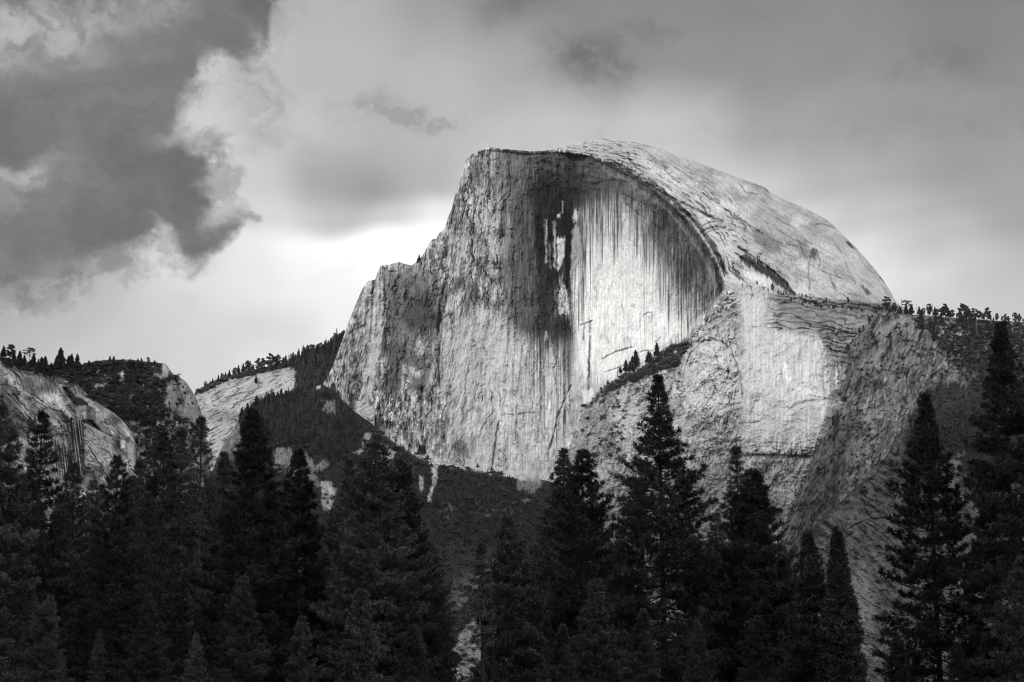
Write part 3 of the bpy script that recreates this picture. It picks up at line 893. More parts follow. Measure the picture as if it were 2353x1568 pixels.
    # ---- cracks and blocks of the wall
    for pts, w, dz, da in (
            (cr('a', [(1520, 450), (1420, 520), (1370, 590), (1310, 700)]), 2.4, 5, 0.5),
            (cr('a', [(975, 645), (900, 730), (840, 810), (820, 900)]), 2.4, 5, 0.45),
            (cr('2', [(1190, 280), (1230, 230), (1300, 200)]), 3, 8, 0.4), (cr('2', [(1340, 185), (1500, 195), (1600, 215), (1750, 212), (1900, 205)]), 4, 9, 0.6),
            (cr('2', [(540, 1120), (530, 1200), (522, 1330), (505, 1567)]), 3.5, 14, 0.7),
            (cr('2', [(612, 1040), (612, 1150), (620, 1300), (600, 1450)]), 4, 12, 0.4),
            (cr('2', [(590, 1015), (640, 1060), (700, 1060)]), 3, 8, 0.3),
            (cr('2', [(1060, 1110), (1030, 1220), (1005, 1340), (1000, 1500)]), 4, 12, 0.5),
            (cr('4', [(370, 240), (400, 180), (430, 175)]), 2.5, 7, 0.4), (cr('4', [(500, 560), (480, 660), (470, 800)]), 3, 7, 0.4),
            (cr('4', [(880, 640), (880, 800), (885, 1000), (900, 1060)]), 6, 10, 0.5),
            (cr('4', [(1010, 300), (1005, 500), (1010, 640)]), 4, 9, 0.4),
            (cr('4', [(2098, 160), (2100, 235)]), 2.5, 8, 0.8), (cr('4', [(2030, 185), (2115, 150)]), 2.5, 8, 0.75), (cr('4', [(2057, 180), (2052, 290)]), 2, 6, 0.7),
            (cr('4', [(2098, 265), (2095, 420), (2090, 560), (2085, 730)]), 2.6, 7, 0.75),
            (cr('4', [(2090, 400), (2088, 560)]), 2.6, 6, 0.6),
            (cr('4', [(1960, 620), (1900, 760), (1860, 860), (1830, 1000), (1800, 1080)]), 3, 9, 0.5),
            (cr('4', [(1410, 790), (1350, 870), (1310, 950), (1295, 1000)]), 2.2, 6, 0.5),
            (cr('4', [(1440, 880), (1420, 980), (1410, 1080), (1390, 1200)]), 3.5, 9, 0.5),
            (cr('4', [(1610, 330), (1590, 520), (1570, 700), (1565, 870), (1560, 1000)]), 2.6, 4, 0.45),
            (cr('4', [(1770, 560), (1750, 700), (1740, 860), (1720, 1000)]), 3, 4, 0.35),
            (cr('4', [(1480, 825), (1550, 835)]), 2.2, 6, 0.4), (cr('4', [(1580, 830), (1640, 815), (1690, 815)]), 3, 8, 0.5),
            (cr('4', [(1320, 820), (1310, 400)]), 2, 3, 0.3),
            (cr('5', [(380, 430), (470, 375), (590, 345)]), 2.5, 7, 0.45), (cr('5', [(395, 525), (480, 495), (560, 470)]), 2.5, 7, 0.5),
            (cr('5', [(680, 110), (710, 90), (740, 95)]), 2.2, 5, 0.5), (cr('5', [(640, 385), (680, 370), (740, 370)]), 2.5, 7, 0.5),
            (cr('5', [(760, 310), (800, 275)]), 2, 5, 0.4),
            # buttress and pillar
            (cr('5', [(1385, 150), (1390, 300), (1410, 480), (1420, 560)]), 6, 16, 0.35),
            (cr('5', [(1250, 230), (1180, 290), (1000, 330), (960, 450), (930, 620), (915, 720)]), 5, 12, 0.35),
            (cr('5', [(1600, 15), (1660, 60), (1720, 100), (1760, 120)]), 3, 8, 0.5),
            (cr('5', [(1760, 650), (1860, 690), (1960, 710), (2050, 725)]), 3, 8, 0.5), (cr('5', [(1730, 795), (1800, 750), (1870, 735), (1980, 730)]), 5, 12, 0.65),
            (cr('5', [(1650, 790), (1720, 775), (1740, 790)]), 2.2, 5, 0.4), (cr('5', [(1450, 820), (1490, 735), (1530, 725)]), 2.5, 6, 0.5),
            (cr('5', [(1870, 770), (1862, 850), (1860, 980)]), 3.5, 4, 0.55), (cr('5', [(1980, 565), (1992, 680), (1995, 750)]), 5, 6, 0.75),
            (cr('5', [(2000, 250), (2040, 380), (2060, 520), (2060, 700)]), 3, 9, 0.5),  # shade line along the pillar's rounded edge, painted dark over the groove
            (cr('5', [(1820, 130), (1815, 200), (1820, 330), (1815, 470)]), 3.5, 4, 0.6), (cr('5', [(1900, 370), (1900, 520)]), 3.5, 4, 0.6),
            (cr('5', [(1890, 310), (1930, 290), (1990, 400), (2030, 480)]), 3, 8, 0.6), (cr('5', [(1680, 500), (1685, 640)]), 2.2, 5, 0.4),
            (cr('5', [(1820, 600), (1880, 615), (1930, 640)]), 2.5, 7, 0.5),
            (cr('5', [(1420, 1130), (1600, 1120), (1760, 1130), (1880, 1135)]), 4, 14, 0.65), (cr('5', [(1450, 1060), (1600, 1030), (1760, 1050), (1920, 1005)]), 2.5, 7, 0.5),
            (cr('5', [(1370, 900), (1430, 895), (1520, 880)]), 3, 8, 0.5), (cr('5', [(1320, 840), (1400, 850)]), 2.2, 6, 0.4),
            (cr('5', [(1700, 120), (1740, 160)]), 2.2, 5, 0.5), (cr('5', [(1070, 1275), (1300, 1265)]), 2.2, 6, 0.4),
            (cr('5', [(1650, 960), (1665, 985)]), 2.5, 6, 0.4)):
        p.line(pts, w, dz, da)
    # ---- lower rock tones
    lc1 = fissures(p, (U + V * 0.35 + wx) / 40, (V - U * 0.3) / 95, 281, 1.5, 4, 0.55, 0.0, -0.05)
    lc2 = fissures(p, (U - V * 0.5) / 60, (V + U * 0.3 + wx) / 26, 282, 1.3, 4, 0.55, 0.0, 0.0)
    lfa = facets((U + V * 0.4 + wx) / 32, (V - U * 0.3) / 52, 283, 6, 5, 0.55)
    lc3 = fissures(p, (U + wxx) / 22, V / 120, 284, 1.1, 4, 0.55, 0.0, 0.0)
    pilm = low * sst(1690, 1712, U) * sst(1925, 1880, U) * sst(1040, 980, V)
    lstk = fbm((U + V * 0.28) / 5.0, (V - U * 0.28) / 24, 5, 220, 0.7)
    p.A = lerp(p.A, 0.405 + 0.12 * lstk + 0.06 * lf + 0.05 * lr + 0.10 * sst(0.15, 0.5, fbm((U + V * 0.3) / 9, V / 26, 4, 221, 0.65))
               - 0.13 * sst(0.15, 0.5, fbm((U + V * 0.2) / 13, V / 17, 4, 222, 0.65)), low * 0.9)
    p.A += (low - 0.7 * pilm) * 0.13 * lfa
    p.A *= 1 - (low - 0.6 * pilm) * np.clip(0.5 * lc1 + 0.4 * lc2 + 0.3 * lc3, 0, 0.8)
    p.Z += (low - 0.75 * pilm) * (12 * lfa - 6 * lc1 - 4 * lc2 - 3 * lc3)
    p.patch([(1330, 905), (1400, 880), (1480, 905), (1440, 1010), (1400, 1075), (1290, 1080), (1330, 1000)], 0.27, 16, 0.5)
    p.patch([(1690, 665), (1745, 675), (1800, 730), (1880, 770), (1915, 830), (1920, 910), (1900, 980), (1860, 1030), (1700, 1030), (1712, 860), (1700, 740)],
            0.47, 10, 0.8)
    p.A += 0.06 * low * sst(-0.1, 0.5, fbm(U / 5, V / 90, 4, 81)) * sst(1690, 1720, U)
    bl = [(1564, 900), (1572, 850), (1586, 812), (1619, 782), (1655, 782), (1678, 800), (1698, 850), (1706, 908), (1690, 965), (1620, 960), (1575, 930)]
    m = p.inside(bl, 9, True)
    p.A = lerp(p.A, 0.49 + 0.07 * lstk + 0.05 * lfa - 0.10 * lc1, m * 0.8)
    p.Z += 16 * np.sqrt(np.clip(p.inside(bl, 34), 0, 1))
    p.line(bl[:8], 2.4, 9, 0.5)
    p.line([(1600, 830), (1630, 860), (1660, 925)], 2, 5, 0.4)
    p.line([(1640, 800), (1655, 850), (1690, 880)], 2, 5, 0.35)
    p.patch([(1420, 905), (1450, 895), (1480, 930), (1470, 1010), (1440, 1040), (1425, 980)], 0.47, 6, 0.7)
    p.patch([(1505, 1000), (1560, 960), (1680, 985), (1700, 1040), (1600, 1050), (1520, 1045)], 0.44, 10, 0.5)
    p.patch([(1400, 940), (1430, 930), (1440, 1010), (1415, 1020)], 0.48, 8, 0.6)
    p.patch(cr('5', [(1680, 460), (1700, 450), (1735, 520), (1740, 600), (1715, 600), (1690, 540)]), 0.62, 4, 0.75)
    p.patch(cr('5', [(1740, 620), (1800, 640), (1880, 650), (1960, 700), (1800, 680)]), 0.58, 4, 0.6)
    p.patch(cr('5', [(1560, 155), (1600, 155), (1605, 190), (1565, 190)]), 0.60, 3, 0.7)
    p.patch(cr('5', [(225, 640), (250, 655), (300, 635), (320, 680), (300, 740), (260, 760), (235, 830), (240, 760)]), 0.56, 2.5, 0.8)
    p.patch(cr('5', [(150, 990), (165, 1000), (120, 1090), (100, 1070)]), 0.56, 3, 0.8)
    p.patch(cr('5', [(145, 630), (160, 620), (110, 760), (60, 850), (80, 780)]), 0.56, 4, 0.7)
    p.patch([(1360, 815), (1395, 870), (1420, 862), (1470, 830), (1530, 795), (1545, 780), (1480, 800), (1430, 820)], 0.60, 7, 0.5)
    p.patch([(1790, 672), (1850, 690), (1905, 706), (1900, 760), (1870, 752), (1830, 745), (1800, 715)], 0.13, 5, 0.85, dz=-10)   # dark cap
    p.A = lerp(p.A, 0.30 + 0.10 * fbm(U / 30, V / 6, 4, 91), lm * 0.8)
    p.A *= 1 - 0.45 * lm * sst(0.45, 0.95, lt)
    # lower right wall in rough grey rock
    p.patch([(1560, 1060), (1860, 1045), (1880, 1060), (1800, 1300), (1700, 1568), (1380, 1568), (1380, 1100)], 0.38, 26, 0.5)
    p.A += 0.05 * low * fbm(U / 4, V / 60, 4, 95) * sst(1040, 1070, V)
    # vegetated ledge
    veg = p.inside([(1335, 945), (1385, 895), (1430, 862), (1480, 842), (1535, 798), (1580, 777), (1578, 800), (1560, 840), (1520, 850), (1470, 872), (1400, 900)],
                   5, True)
    p.A = lerp(p.A, 0.055 + 0.05 * sst(0.1, 0.5, fbm(U / 5, V / 4, 3, 96)), veg * np.clip(0.75 + fbm(U / 9, V / 9, 3, 97), 0, 1))
    p.patch([(1690, 1042), (1860, 1046), (1858, 1056), (1700, 1050)], 0.09, 4, 0.7)
    p.patch([(1185, 1098), (1230, 1088), (1250, 1110), (1240, 1130), (1200, 1115)], 0.17, 6, 0.7)
    # pale rubble line along the foot of the wall
    foot = np.interp(U, [742, 800, 870, 960, 1010, 1120, 1180, 1250, 1330], [880, 935, 985, 1045, 1062, 1077, 1092, 1100, 1100])
    p.A = lerp(p.A, 0.50, wall * sst(22, 4, foot - V) * sst(850, 900, U) * 0.6)
    p.patch(cr('4', [(1100, 1080), (1120, 1020), (1160, 1000), (1200, 1040), (1230, 1150), (1160, 1130)]), 0.2, 4, 0.7, dz=-5)
    p.A *= 1 + 0.16 * fbm(U / 2.6, V / 4.5, 3, 99, 0.7)
    return Y


dome = Terrain('mountain', DOME_SKY, 700, 2118, 1.45, 1568, 860, dome_model, thick=900, seed=1, jag=1.2, tone=1.06, contrast=1.75,
               label='huge pale granite dome with a sheer split face above the pines')
# ================================================================== ground
def ground_sheet():
    xs = np.concatenate([np.linspace(-13500, -1500, 8), np.linspace(-1200, 1200, 60), np.linspace(1500, 13500, 8)])
    ys = np.concatenate([np.linspace(-10500, -400, 8), np.linspace(-200, 1600, 60), np.linspace(2000, 8800, 8)])
    X_, Y_ = np.meshgrid(xs, ys)
    Z_ = 0.8 * fbm(X_ / 60, Y_ / 60, 3, 5) * np.clip(np.hypot(X_, Y_) / 60, 0, 1) - 0.2
    i = np.arange(X_.size).reshape(X_.shape)
    q = np.stack([i[:-1, :-1], i[:-1, 1:], i[1:, 1:], i[1:, :-1]], -1).reshape(-1)
    o = mesh_from('ground', np.stack([X_.ravel(), Y_.ravel(), Z_.ravel()], 1), q, np.full(len(q) // 4, 4), MAT_GROUND, smooth=True)
    set_label(o, None, None, None, 'structure')


ground_sheet()


def sunblock_ridge():
    """added unseen ridge behind the viewer, blocking the low sun to shade the valley"""
    a = math.radians(SUN_AZ - 180)
    fwd = np.array([math.sin(a), math.cos(a)])
    rt = np.array([fwd[1], -fwd[0]])
    s_ = np.linspace(-9000, 9000, 120)
    prof = np.array([0, .35, .7, .92, 1.0, .9, .6, .25, 0])
    off = np.array([-1900, -1500, -1000, -500, 0, 500, 1000, 1500, 1900.0])
    crest = SUNBLOCK_H * (1 + 0.05 * fbm(s_ / 1500, s_ * 0, 4, 3)) * np.interp(np.abs(s_), [6000, 9000], [1, 0.5])
    D = off[:, None] - SUNBLOCK_D + 0 * s_[None, :]
    S = s_[None, :] + 0 * D
    Z_ = prof[:, None] * crest[None, :] * (1 + 0.10 * fbm(S / 700, D / 500, 4, 9)) - 5
    Z_[4] = crest
    X_ = S * rt[0] + D * fwd[0]
    Y_ = S * rt[1] + D * fwd[1]
    i = np.arange(X_.size).reshape(X_.shape)
    q = np.stack([i[:-1, :-1], i[:-1, 1:], i[1:, 1:], i[1:, :-1]], -1).reshape(-1)
    o = mesh_from('sunblock_hill', np.stack([X_.ravel(), Y_.ravel(), Z_.ravel()], 1), q, np.full(len(q) // 4, 4), MAT_GROUND, smooth=True)
    set_label(o, None, None, None, 'structure')


SUNBLOCK_D, SUNBLOCK_H = 4000.0, 2650.0  # distance and height of the added ridge that keeps the sun off the valley
sunblock_ridge()


# ================================================================== pale slab ridge left of the dome
def ridge_model(p, VT):
    U, V = p.U, p.V
    b = V - VT
    Y = 4950 - b * 1.7 + 50 * np.exp(-b / 10.0)
    sa, sb = U * 0.90 - V * 0.42, U * 0.42 + V * 0.90         # sheets climb to the right
    n = fbm(sa / 60, sb / 7, 5, 101, 0.6)
    f = fbm(sa / 40, sb / 16, 5, 102, 0.6)
    p.Z += 2.5 * n + stair(f, 5, 0.85) * 12
    A = 0.40 + 0.06 * n + 0.05 * f
    cr_ = ridged(sa / 34, sb / 9, 4, 103, 0.6)
    rf = fissures(p, sa / 70, sb / 11, 296, 1.2, 4, 0.55, 0.0, 0.0)
    A = A * (1 - 0.5 * rf) + 0.07 * facets(sa / 60, sb / 16, 297, 6)
    p.Z -= 6 * rf
    A = A * (1 - 0.5 * sst(0.62, 0.85, cr_))
    p.Z -= 4 * sst(0.62, 0.85, cr_)
    p.A = A
    p.patch(cr('M', [(440, 880), (600, 790), (760, 730), (860, 760), (900, 700), (860, 580), (640, 690)]), 0.46, 12, 0.5)
    # brush along the crest and the forest floor to the right
    p.A = lerp(p.A, 0.07, sst(11, 3, b + 8 * fbm(U / 9, V / 6, 3, 104)) * 0.9)
    p.patch(cr('M', [(830, 540), (900, 600), (915, 700), (900, 760), (760, 790), (560, 860), (430, 960), (420, 1040), (1400, 1300), (1400, 200)]),
            0.055, 5, 0.96)
    p.patch(cr('M', [(150, 960), (300, 920), (430, 950), (400, 1000), (240, 1040), (160, 1020)]), 0.20, 10, 0.55)
    return Y


ridge = Terrain('ridge', [(400, 960), (440, 912), (455, 897), (480, 880), (520, 864), (560, 854), (600, 846), (640, 838), (680, 820), (720, 808), (760, 790), (790, 775), (860, 740)],
                400, 860, 1.5, 1200, 260, ridge_model, thick=700, seed=101, jag=1.0, label='pale sloping slab ridge with trees on its crest, left of the dome')


# ================================================================== forested slope under the dome
SLOPE_SKY = [(462, 1130), (490, 1078), (505, 1038), (522, 1008), (545, 974), (556, 955), (590, 934), (640, 912), (690, 897), (742, 884), (770, 900), (800, 935), (835, 960),
             (870, 985), (910, 1012), (960, 1043), (985, 1052), (1000, 1062), (1050, 1070), (1120, 1078), (1180, 1093), (1240, 1102), (1290, 1112), (1340, 1140), (1420, 1240)]


def slope_model(p, VT):
    U, V = p.U, p.V
    b = V - VT
    Y = 4400 - b * 1.9 + 30 * np.exp(-b / 8.0) - 120 * sst(760, 520, U) + 60 * np.sin(U / 60.0)
    n = fbm(U / 22, V / 20, 5, 111, 0.62)
    g = fbm(U / 5, V / 4, 4, 112, 0.7)
    p.Z += 14 * n + 7 * g
    p.A = 0.050 + 0.022 * g + 0.012 * n
    rk = 0.44 + 0.15 * fbm(U / 5, V / 24, 4, 113, 0.65) + 0.08 * n + 0.10 * facets(U / 12, V / 14, 118)
    rk = rk * (1 - 0.5 * fissures(p, U / 22, V / 18, 119, 1.2))
    bro = fbm(U / 7, V / 5, 4, 114, 0.6)

    def rock(pts, soft=4, mix=0.9, dz=4, a=None):
        m = p.inside(pts, soft * 0.6, True) * mix
        m = m * sst(-0.65, -0.25, bro + 0.2)
        p.A = lerp(p.A, rk if a is None else a, m)
        p.Z += dz * m
    # near spur on the left, its half shade painted as darker rock
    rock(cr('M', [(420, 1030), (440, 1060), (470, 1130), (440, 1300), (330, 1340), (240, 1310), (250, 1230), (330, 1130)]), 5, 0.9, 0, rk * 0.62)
    rock(cr('M', [(720, 1250), (800, 1235), (880, 1255), (960, 1260), (1040, 1330), (1060, 1400), (1160, 1330), (1180, 1400), (1040, 1440), (900, 1390), (740, 1380)]), 5, 0.85, 8, rk * 0.75)
    rock(cr('M', [(700, 1380), (900, 1400), (1050, 1450), (1160, 1540), (1250, 1560), (1240, 1640), (1100, 1560), (900, 1480), (720, 1420)]), 5, 0.8, 4, rk * 0.7)
    rock(cr('M', [(1100, 1500), (1200, 1520), (1230, 1600), (1210, 1760), (1130, 1760), (1120, 1600)]), 4, 0.9, 4, rk * 1.1)
    rock(cr('M', [(1140, 890), (1190, 835), (1240, 840), (1245, 960), (1200, 960), (1120, 930)]), 2.5, 0.95, 10, rk * 0.7)
    rock(cr('M', [(1040, 760), (1100, 700), (1140, 740), (1090, 745)]), 2.5, 0.9, 3, rk * 1.2)
    rock(cr('4', [(480, 960), (540, 980), (610, 1050), (700, 1100), (640, 1190), (560, 1200), (380, 1100), (460, 1080), (445, 1010)]), 4, 0.95, 7, rk * 0.95)
    rock(cr('4', [(940, 1090), (1000, 1170), (990, 1300), (960, 1400), (950, 1460), (920, 1440), (960, 1330), (950, 1220), (900, 1110)]), 3, 0.95, 2, rk * 1.05)
    rock(cr('4', [(860, 1260), (890, 1270), (900, 1350), (880, 1400), (860, 1340)]), 3, 0.85, 2)
    rock(cr('4', [(920, 1100), (1150, 1170), (1300, 1200), (1400, 1245), (1550, 1270), (1560, 1290), (1400, 1262), (1200, 1210), (1080, 1190), (1000, 1185)]), 2.5, 0.8, 0, rk * 1.1)
    rock(cr('4', [(1560, 1290), (1640, 1260), (1740, 1280), (1750, 1360), (1690, 1400), (1570, 1390)]), 4, 0.8, 4, rk * 0.62)
    p.A = lerp(p.A, rk * 1.25, sst(12, 3, b + 6 * bro) * sst(850, 900, U) * sst(1260, 1200, U) * 0.85)
    for i in range(14):
        r_ = random.Random(800 + i)
        cx_, cy_ = r_.uniform(1010, 1230), r_.uniform(1150, 1190)
        rock([(cx_ - 14, cy_), (cx_, cy_ - 3), (cx_ + 16, cy_ + 2), (cx_, cy_ + 4)], 2, 0.6, 0, rk * 0.6)
    # lower, a pale bare gully running down between the pines
    rock([(1160, 1262), (1165, 1270), (1130, 1310), (1100, 1350), (1085, 1360), (1060, 1400), (1050, 1390), (1080, 1345), (1120, 1290)], 3, 0.85, 3, rk * 0.6)
    rock(cr('C', [(940, 900), (1050, 880), (1100, 960), (1040, 1030), (960, 1130), (900, 1120)]), 5, 0.6, 3, rk * 0.5)
    p.patch(cr('C', [(820, 700), (1100, 720), (1260, 735), (1100, 880), (940, 1000), (880, 860)]), 0.075, 10, 0.6)
    rock(cr('C', [(1100, 1130), (1130, 1200), (1100, 1460), (1000, 1568), (900, 1568), (920, 1400), (980, 1260)]), 4, 0.95, 3, rk * 0.72)
    return Y


slope = Terrain('slope', SLOPE_SKY, 462, 1420, 1.5, 1620, 420, slope_model, thick=90, seed=111, jag=1.6, label='dark forested slope at the foot of the dome')


# ================================================================== right hand mountainside
SIDE_SKY = [(1690, 1600), (1750, 1460), (1790, 1330), (1806, 1235), (1828, 1172), (1850, 1108), (1872, 1045), (1897, 985), (1914, 945), (1922, 896), (1928, 852),
            (1940, 825), (1953, 797), (1970, 768), (1992, 746), (2006, 726), (2019, 715), (2039, 716), (2067, 721), (2094, 723), (2133, 725),
            (2171, 729), (2226, 732), (2270, 736), (2353, 741), (2450, 750)]


def side_model(p, VT):
    U, V = p.U, p.V
    b = V - VT
    Y = 4230 + (1100 - V) * 0.95 + 30 * np.exp(-b / 12.0)
    Y += 40 * sst(0, 60, b) * np.exp(-((U - 2010 + (V - 800) * 0.25) / 26.0) ** 2) * sst(1200, 900, V)      # gully
    q1 = (U + V * 0.30)
    n = fbm(q1 / 20, (V - U * 0.3) / 34, 5, 121, 0.62)
    h = ridged(q1 / 26, (V - U * 0.2) / 52, 5, 122, 0.6)
    fl = stair(fbm(q1 / 30, V / 34, 5, 123, 0.6), 6, 0.7)
    rb = ridged((q1 + 10 * n) / 42, V / 160, 4, 128, 0.5)
    p.Z += 7 * n + 9 * h + 15 * fl + 14 * rb
    det = fbm(q1 / 4.5, V / 12, 4, 124, 0.7)
    p.A = 0.235 + 0.05 * n + 0.11 * det + 0.05 * rb + 0.10 * sst(0.5, 0.85, ridged(q1 / 18, V / 60, 4, 129, 0.55)) - 0.10 * sst(0.1, 0.45, fbm(q1 / 16, V / 30, 4, 130, 0.65))
    bf1 = fissures(p, (q1 + 8 * n) / 38, V / 130, 291, 1.5, 4, 0.55, 0.0, -0.05)
    bf2 = fissures(p, (U - V * 0.4) / 50, (V + U * 0.2) / 30, 292, 1.3, 4, 0.55, 0.0, 0.05)
    bfa = facets((q1 + 8 * n) / 28, (V - U * 0.25) / 60, 293, 6, 5, 0.55)
    p.A += 0.09 * bfa
    p.A *= 1 - np.clip(0.5 * bf1 + 0.4 * bf2, 0, 0.8)
    p.Z += 20 * bfa - 8 * bf1 - 6 * bf2
    # pale slab at the top, forest to the right
    p.patch(cr('R', [(500, 590), (600, 490), (720, 470), (820, 440), (1080, 430), (1110, 590), (960, 620), (820, 600), (700, 610), (560, 650)]), 0.36, 6, 0.75, dz=5)
    p.patch(cr('R', [(0, 1300), (110, 1000), (250, 760), (360, 640), (330, 900), (290, 1200), (150, 1568), (0, 1568)]), 0.23, 14, 0.5)
    p.patch([(1880, 1020), (1920, 960), (1950, 1010), (1940, 1120), (1900, 1190), (1830, 1260), (1840, 1150)], 0.17, 14, 0.5)
    fst = p.inside(cr('R', [(1060, 430), (2300, 470), (2300, 2600), (1500, 1500), (1700, 1100), (1400, 900), (1240, 760), (1100, 640), (1120, 540)]), 10, True)
    spots = fbm(U / 10, V / 5.5, 5, 125, 0.65)
    cover = fst * sst(-0.22, 0.10, spots + 0.25 * sst(1100, 1600, (U - 1895.9) / .21986) - 0.12)
    p.A = lerp(p.A, 0.36 + 0.1 * det, fst * (1 - cover) * 0.6)
    p.A = lerp(p.A, 0.05, cover * 0.95)
    p.Z += cover * 6
    dark = p.inside(cr('R', [(1060, 1200), (1200, 1130), (1400, 1180), (1560, 1100), (2300, 900), (2300, 1800), (900, 1800), (880, 1500), (980, 1330)]), 14, True)
    p.A = lerp(p.A, 0.055 + 0.12 * sst(0.25, 0.6, det), dark * 0.85)
    for i in range(40):          # bushes clinging to the rock
        r_ = random.Random(900 + i)
        u_ = r_.uniform(1880, 2200)
        v_ = r_.uniform(np.interp(u_, [q[0] for q in SIDE_SKY], [q[1] for q in SIDE_SKY]) + 12, 1150)
        w_, h_ = r_.uniform(2, 7), r_.uniform(2.5, 8)
        p.patch([(u_ - w_, v_), (u_, v_ - h_), (u_ + w_, v_), (u_, v_ + h_)], 0.05, 2.5, 0.85, dz=3)
    for pts, w, dz, da in (
            (cr('R', [(770, 675), (850, 690), (940, 700)]), 4, 14, 0.65), (cr('R', [(750, 605), (790, 630), (820, 655)]), 3, 9, 0.6),
            (cr('R', [(640, 660), (700, 605), (740, 600)]), 2.5, 6, 0.4), (cr('R', [(900, 790), (960, 830), (1000, 870)]), 3, 9, 0.55),
            (cr('R', [(1100, 1100), (1190, 1000), (1230, 985), (1300, 1040), (1460, 1030)]), 3, 9, 0.5),
            (cr('R', [(860, 1060), (900, 1050), (940, 1080)]), 2.5, 6, 0.4), (cr('R', [(600, 1060), (620, 1140), (605, 1290)]), 2.5, 6, 0.3),
            (cr('R', [(330, 880), (280, 1060), (230, 1200), (160, 1400)]), 4, 10, 0.4), (cr('R', [(1030, 780), (1150, 790), (1300, 880), (1460, 930)]), 3, 9, 0.45),
            (cr('R', [(1000, 880), (1060, 780), (1160, 770)]), 2.5, 6, 0.3), (cr('6', [(820, 1060), (840, 1200), (840, 1400)]), 5, 12, 0.3),
            (cr('6', [(1030, 1430), (1130, 1340)]), 3, 8, 0.5), (cr('6', [(1040, 1480), (1070, 1530)]), 2.5, 6, 0.4)):
        p.line(pts, w, dz, da)
    p.patch(cr('6', [(800, 1060), (830, 1120), (845, 1300), (830, 1330), (815, 1180)]), 0.34, 3, 0.7)
    p.patch(cr('6', [(740, 1400), (770, 1440), (750, 1600), (725, 1600)]), 0.40, 3, 0.7)
    for pts in (cr('R', [(700, 640), (712, 640), (712, 760), (704, 760)]), cr('R', [(610, 1080), (618, 1080), (614, 1280), (606, 1280)]),
                cr('R', [(1240, 925), (1270, 920), (1265, 945), (1240, 945)]), cr('R', [(1340, 610), (1420, 605), (1420, 640), (1345, 640)])):
        p.patch(pts, 0.50, 2, 0.8)
    p.A *= 1 + 0.18 * fbm(U / 2.4, V / 3.6, 3, 126, 0.7)
    return Y


side = Terrain('mountainside', SIDE_SKY, 1690, 2450, 1.5, 1620, 560, side_model, thick=600, seed=121, jag=1.6,
               tone=0.82, contrast=1.6, label='rough grey mountainside with scattered trees, right of the dome')

SPUR_SKY = [(1640, 1640), (1700, 1500), (1760, 1400), (1800, 1340), (1838, 1268), (1871, 1210), (1903, 1178), (1943, 1142), (1970, 1115), (2011, 1088), (2040, 1042), (2060, 1000),
            (2100, 975), (2160, 940), (2250, 900), (2353, 860), (2450, 830)]


def spur_model(p, VT):
    U, V = p.U, p.V
    b = V - VT
    Y = 3750 + (1100 - V) * 1.1 + 26 * np.exp(-b / 12.0)
    q1 = U * 0.8 + V * 0.6
    q2 = V * 0.8 - U * 0.6
    n = fbm(q2 / 16, q1 / 36, 5, 131, 0.62)
    p.Z += 5 * n + 10 * stair(fbm((q2 + 10 * n) / 30, (q1 - 10 * n) / 46, 5, 132, 0.6), 5, 0.8)
    det = fbm(q2 / 4.5, q1 / 8, 4, 133, 0.7)
    p.A = 0.21 + 0.04 * n + 0.05 * det - 0.09 * sst(0.1, 0.45, fbm(q2 / 12, q1 / 34, 4, 137, 0.65)) + 0.08 * sst(0.5, 0.85, ridged(q2 / 20, q1 / 60, 4, 138, 0.55))
    p.Z += 6 * ridged(q2 / 50, q1 / 110, 4, 139, 0.5)
    kf = fissures(p, q2 / 30, q1 / 130, 294, 1.5, 4, 0.55, 0.0, -0.05)
    kfa = facets((q2 + 14 * n) / 30, (q1 + 14 * n) / 44, 295, 6, 5, 0.55)
    p.A += 0.05 * kfa
    p.A *= 0.82 * (1 - 0.4 * kf)
    p.Z += 7 * kfa - 5 * kf
    fst = sst(2050, 2100, U - (V - 1000) * 0.12 + 14 * n) * sst(1140, 1060, V)
    fst = np.maximum(fst, sst(14, 4, b + 9 * fbm(U / 8, V / 8, 3, 134)) * sst(1840, 1900, U) * 0.8)
    p.A = lerp(p.A, 0.052 + 0.10 * sst(0.3, 0.6, det), fst)
    p.Z += fst * 5 * det
    p.patch([(2150, 1110), (2180, 1050), (2215, 1040), (2200, 1110), (2180, 1160)], 0.32, 8, 0.8)
    p.patch([(1940, 1330), (1990, 1290), (2010, 1400), (1990, 1540), (1960, 1530)], 0.33, 12, 0.7)
    p.patch([(1840, 1190), (1880, 1200), (1900, 1230), (1870, 1240)], 0.06, 5, 0.7)
    p.patch([(1900, 1290), (1950, 1300), (1960, 1350), (1900, 1360)], 0.16, 10, 0.6)
    p.line([(1950, 1215), (1990, 1195), (2040, 1190)], 3, 8, 0.5)
    p.line([(1905, 1260), (1960, 1225)], 3, 8, 0.4)
    p.A *= 1 + 0.18 * fbm(U / 2.4, V / 3.6, 3, 136, 0.7)
    return Y


spur = Terrain('spur', SPUR_SKY, 1640, 2450, 1.6, 1640, 420, spur_model, thick=140, seed=131, jag=2.0, tone=0.85,
               label='nearer shaded rock spur low on the right behind the pines')


# ================================================================== brushy knoll and streaked cliff on the left
KNOLL_SKY = [(-80, 812), (0, 820), (60, 830), (110, 838), (160, 842), (187, 840), (202, 833), (237, 828), (281, 826), (316, 828), (343, 832), (372, 835), (379, 834), (388, 846),
             (396, 857), (411, 867), (425, 875), (437, 891), (448, 910), (457, 932), (461, 952), (464, 985), (467, 1030), (470, 1100)]


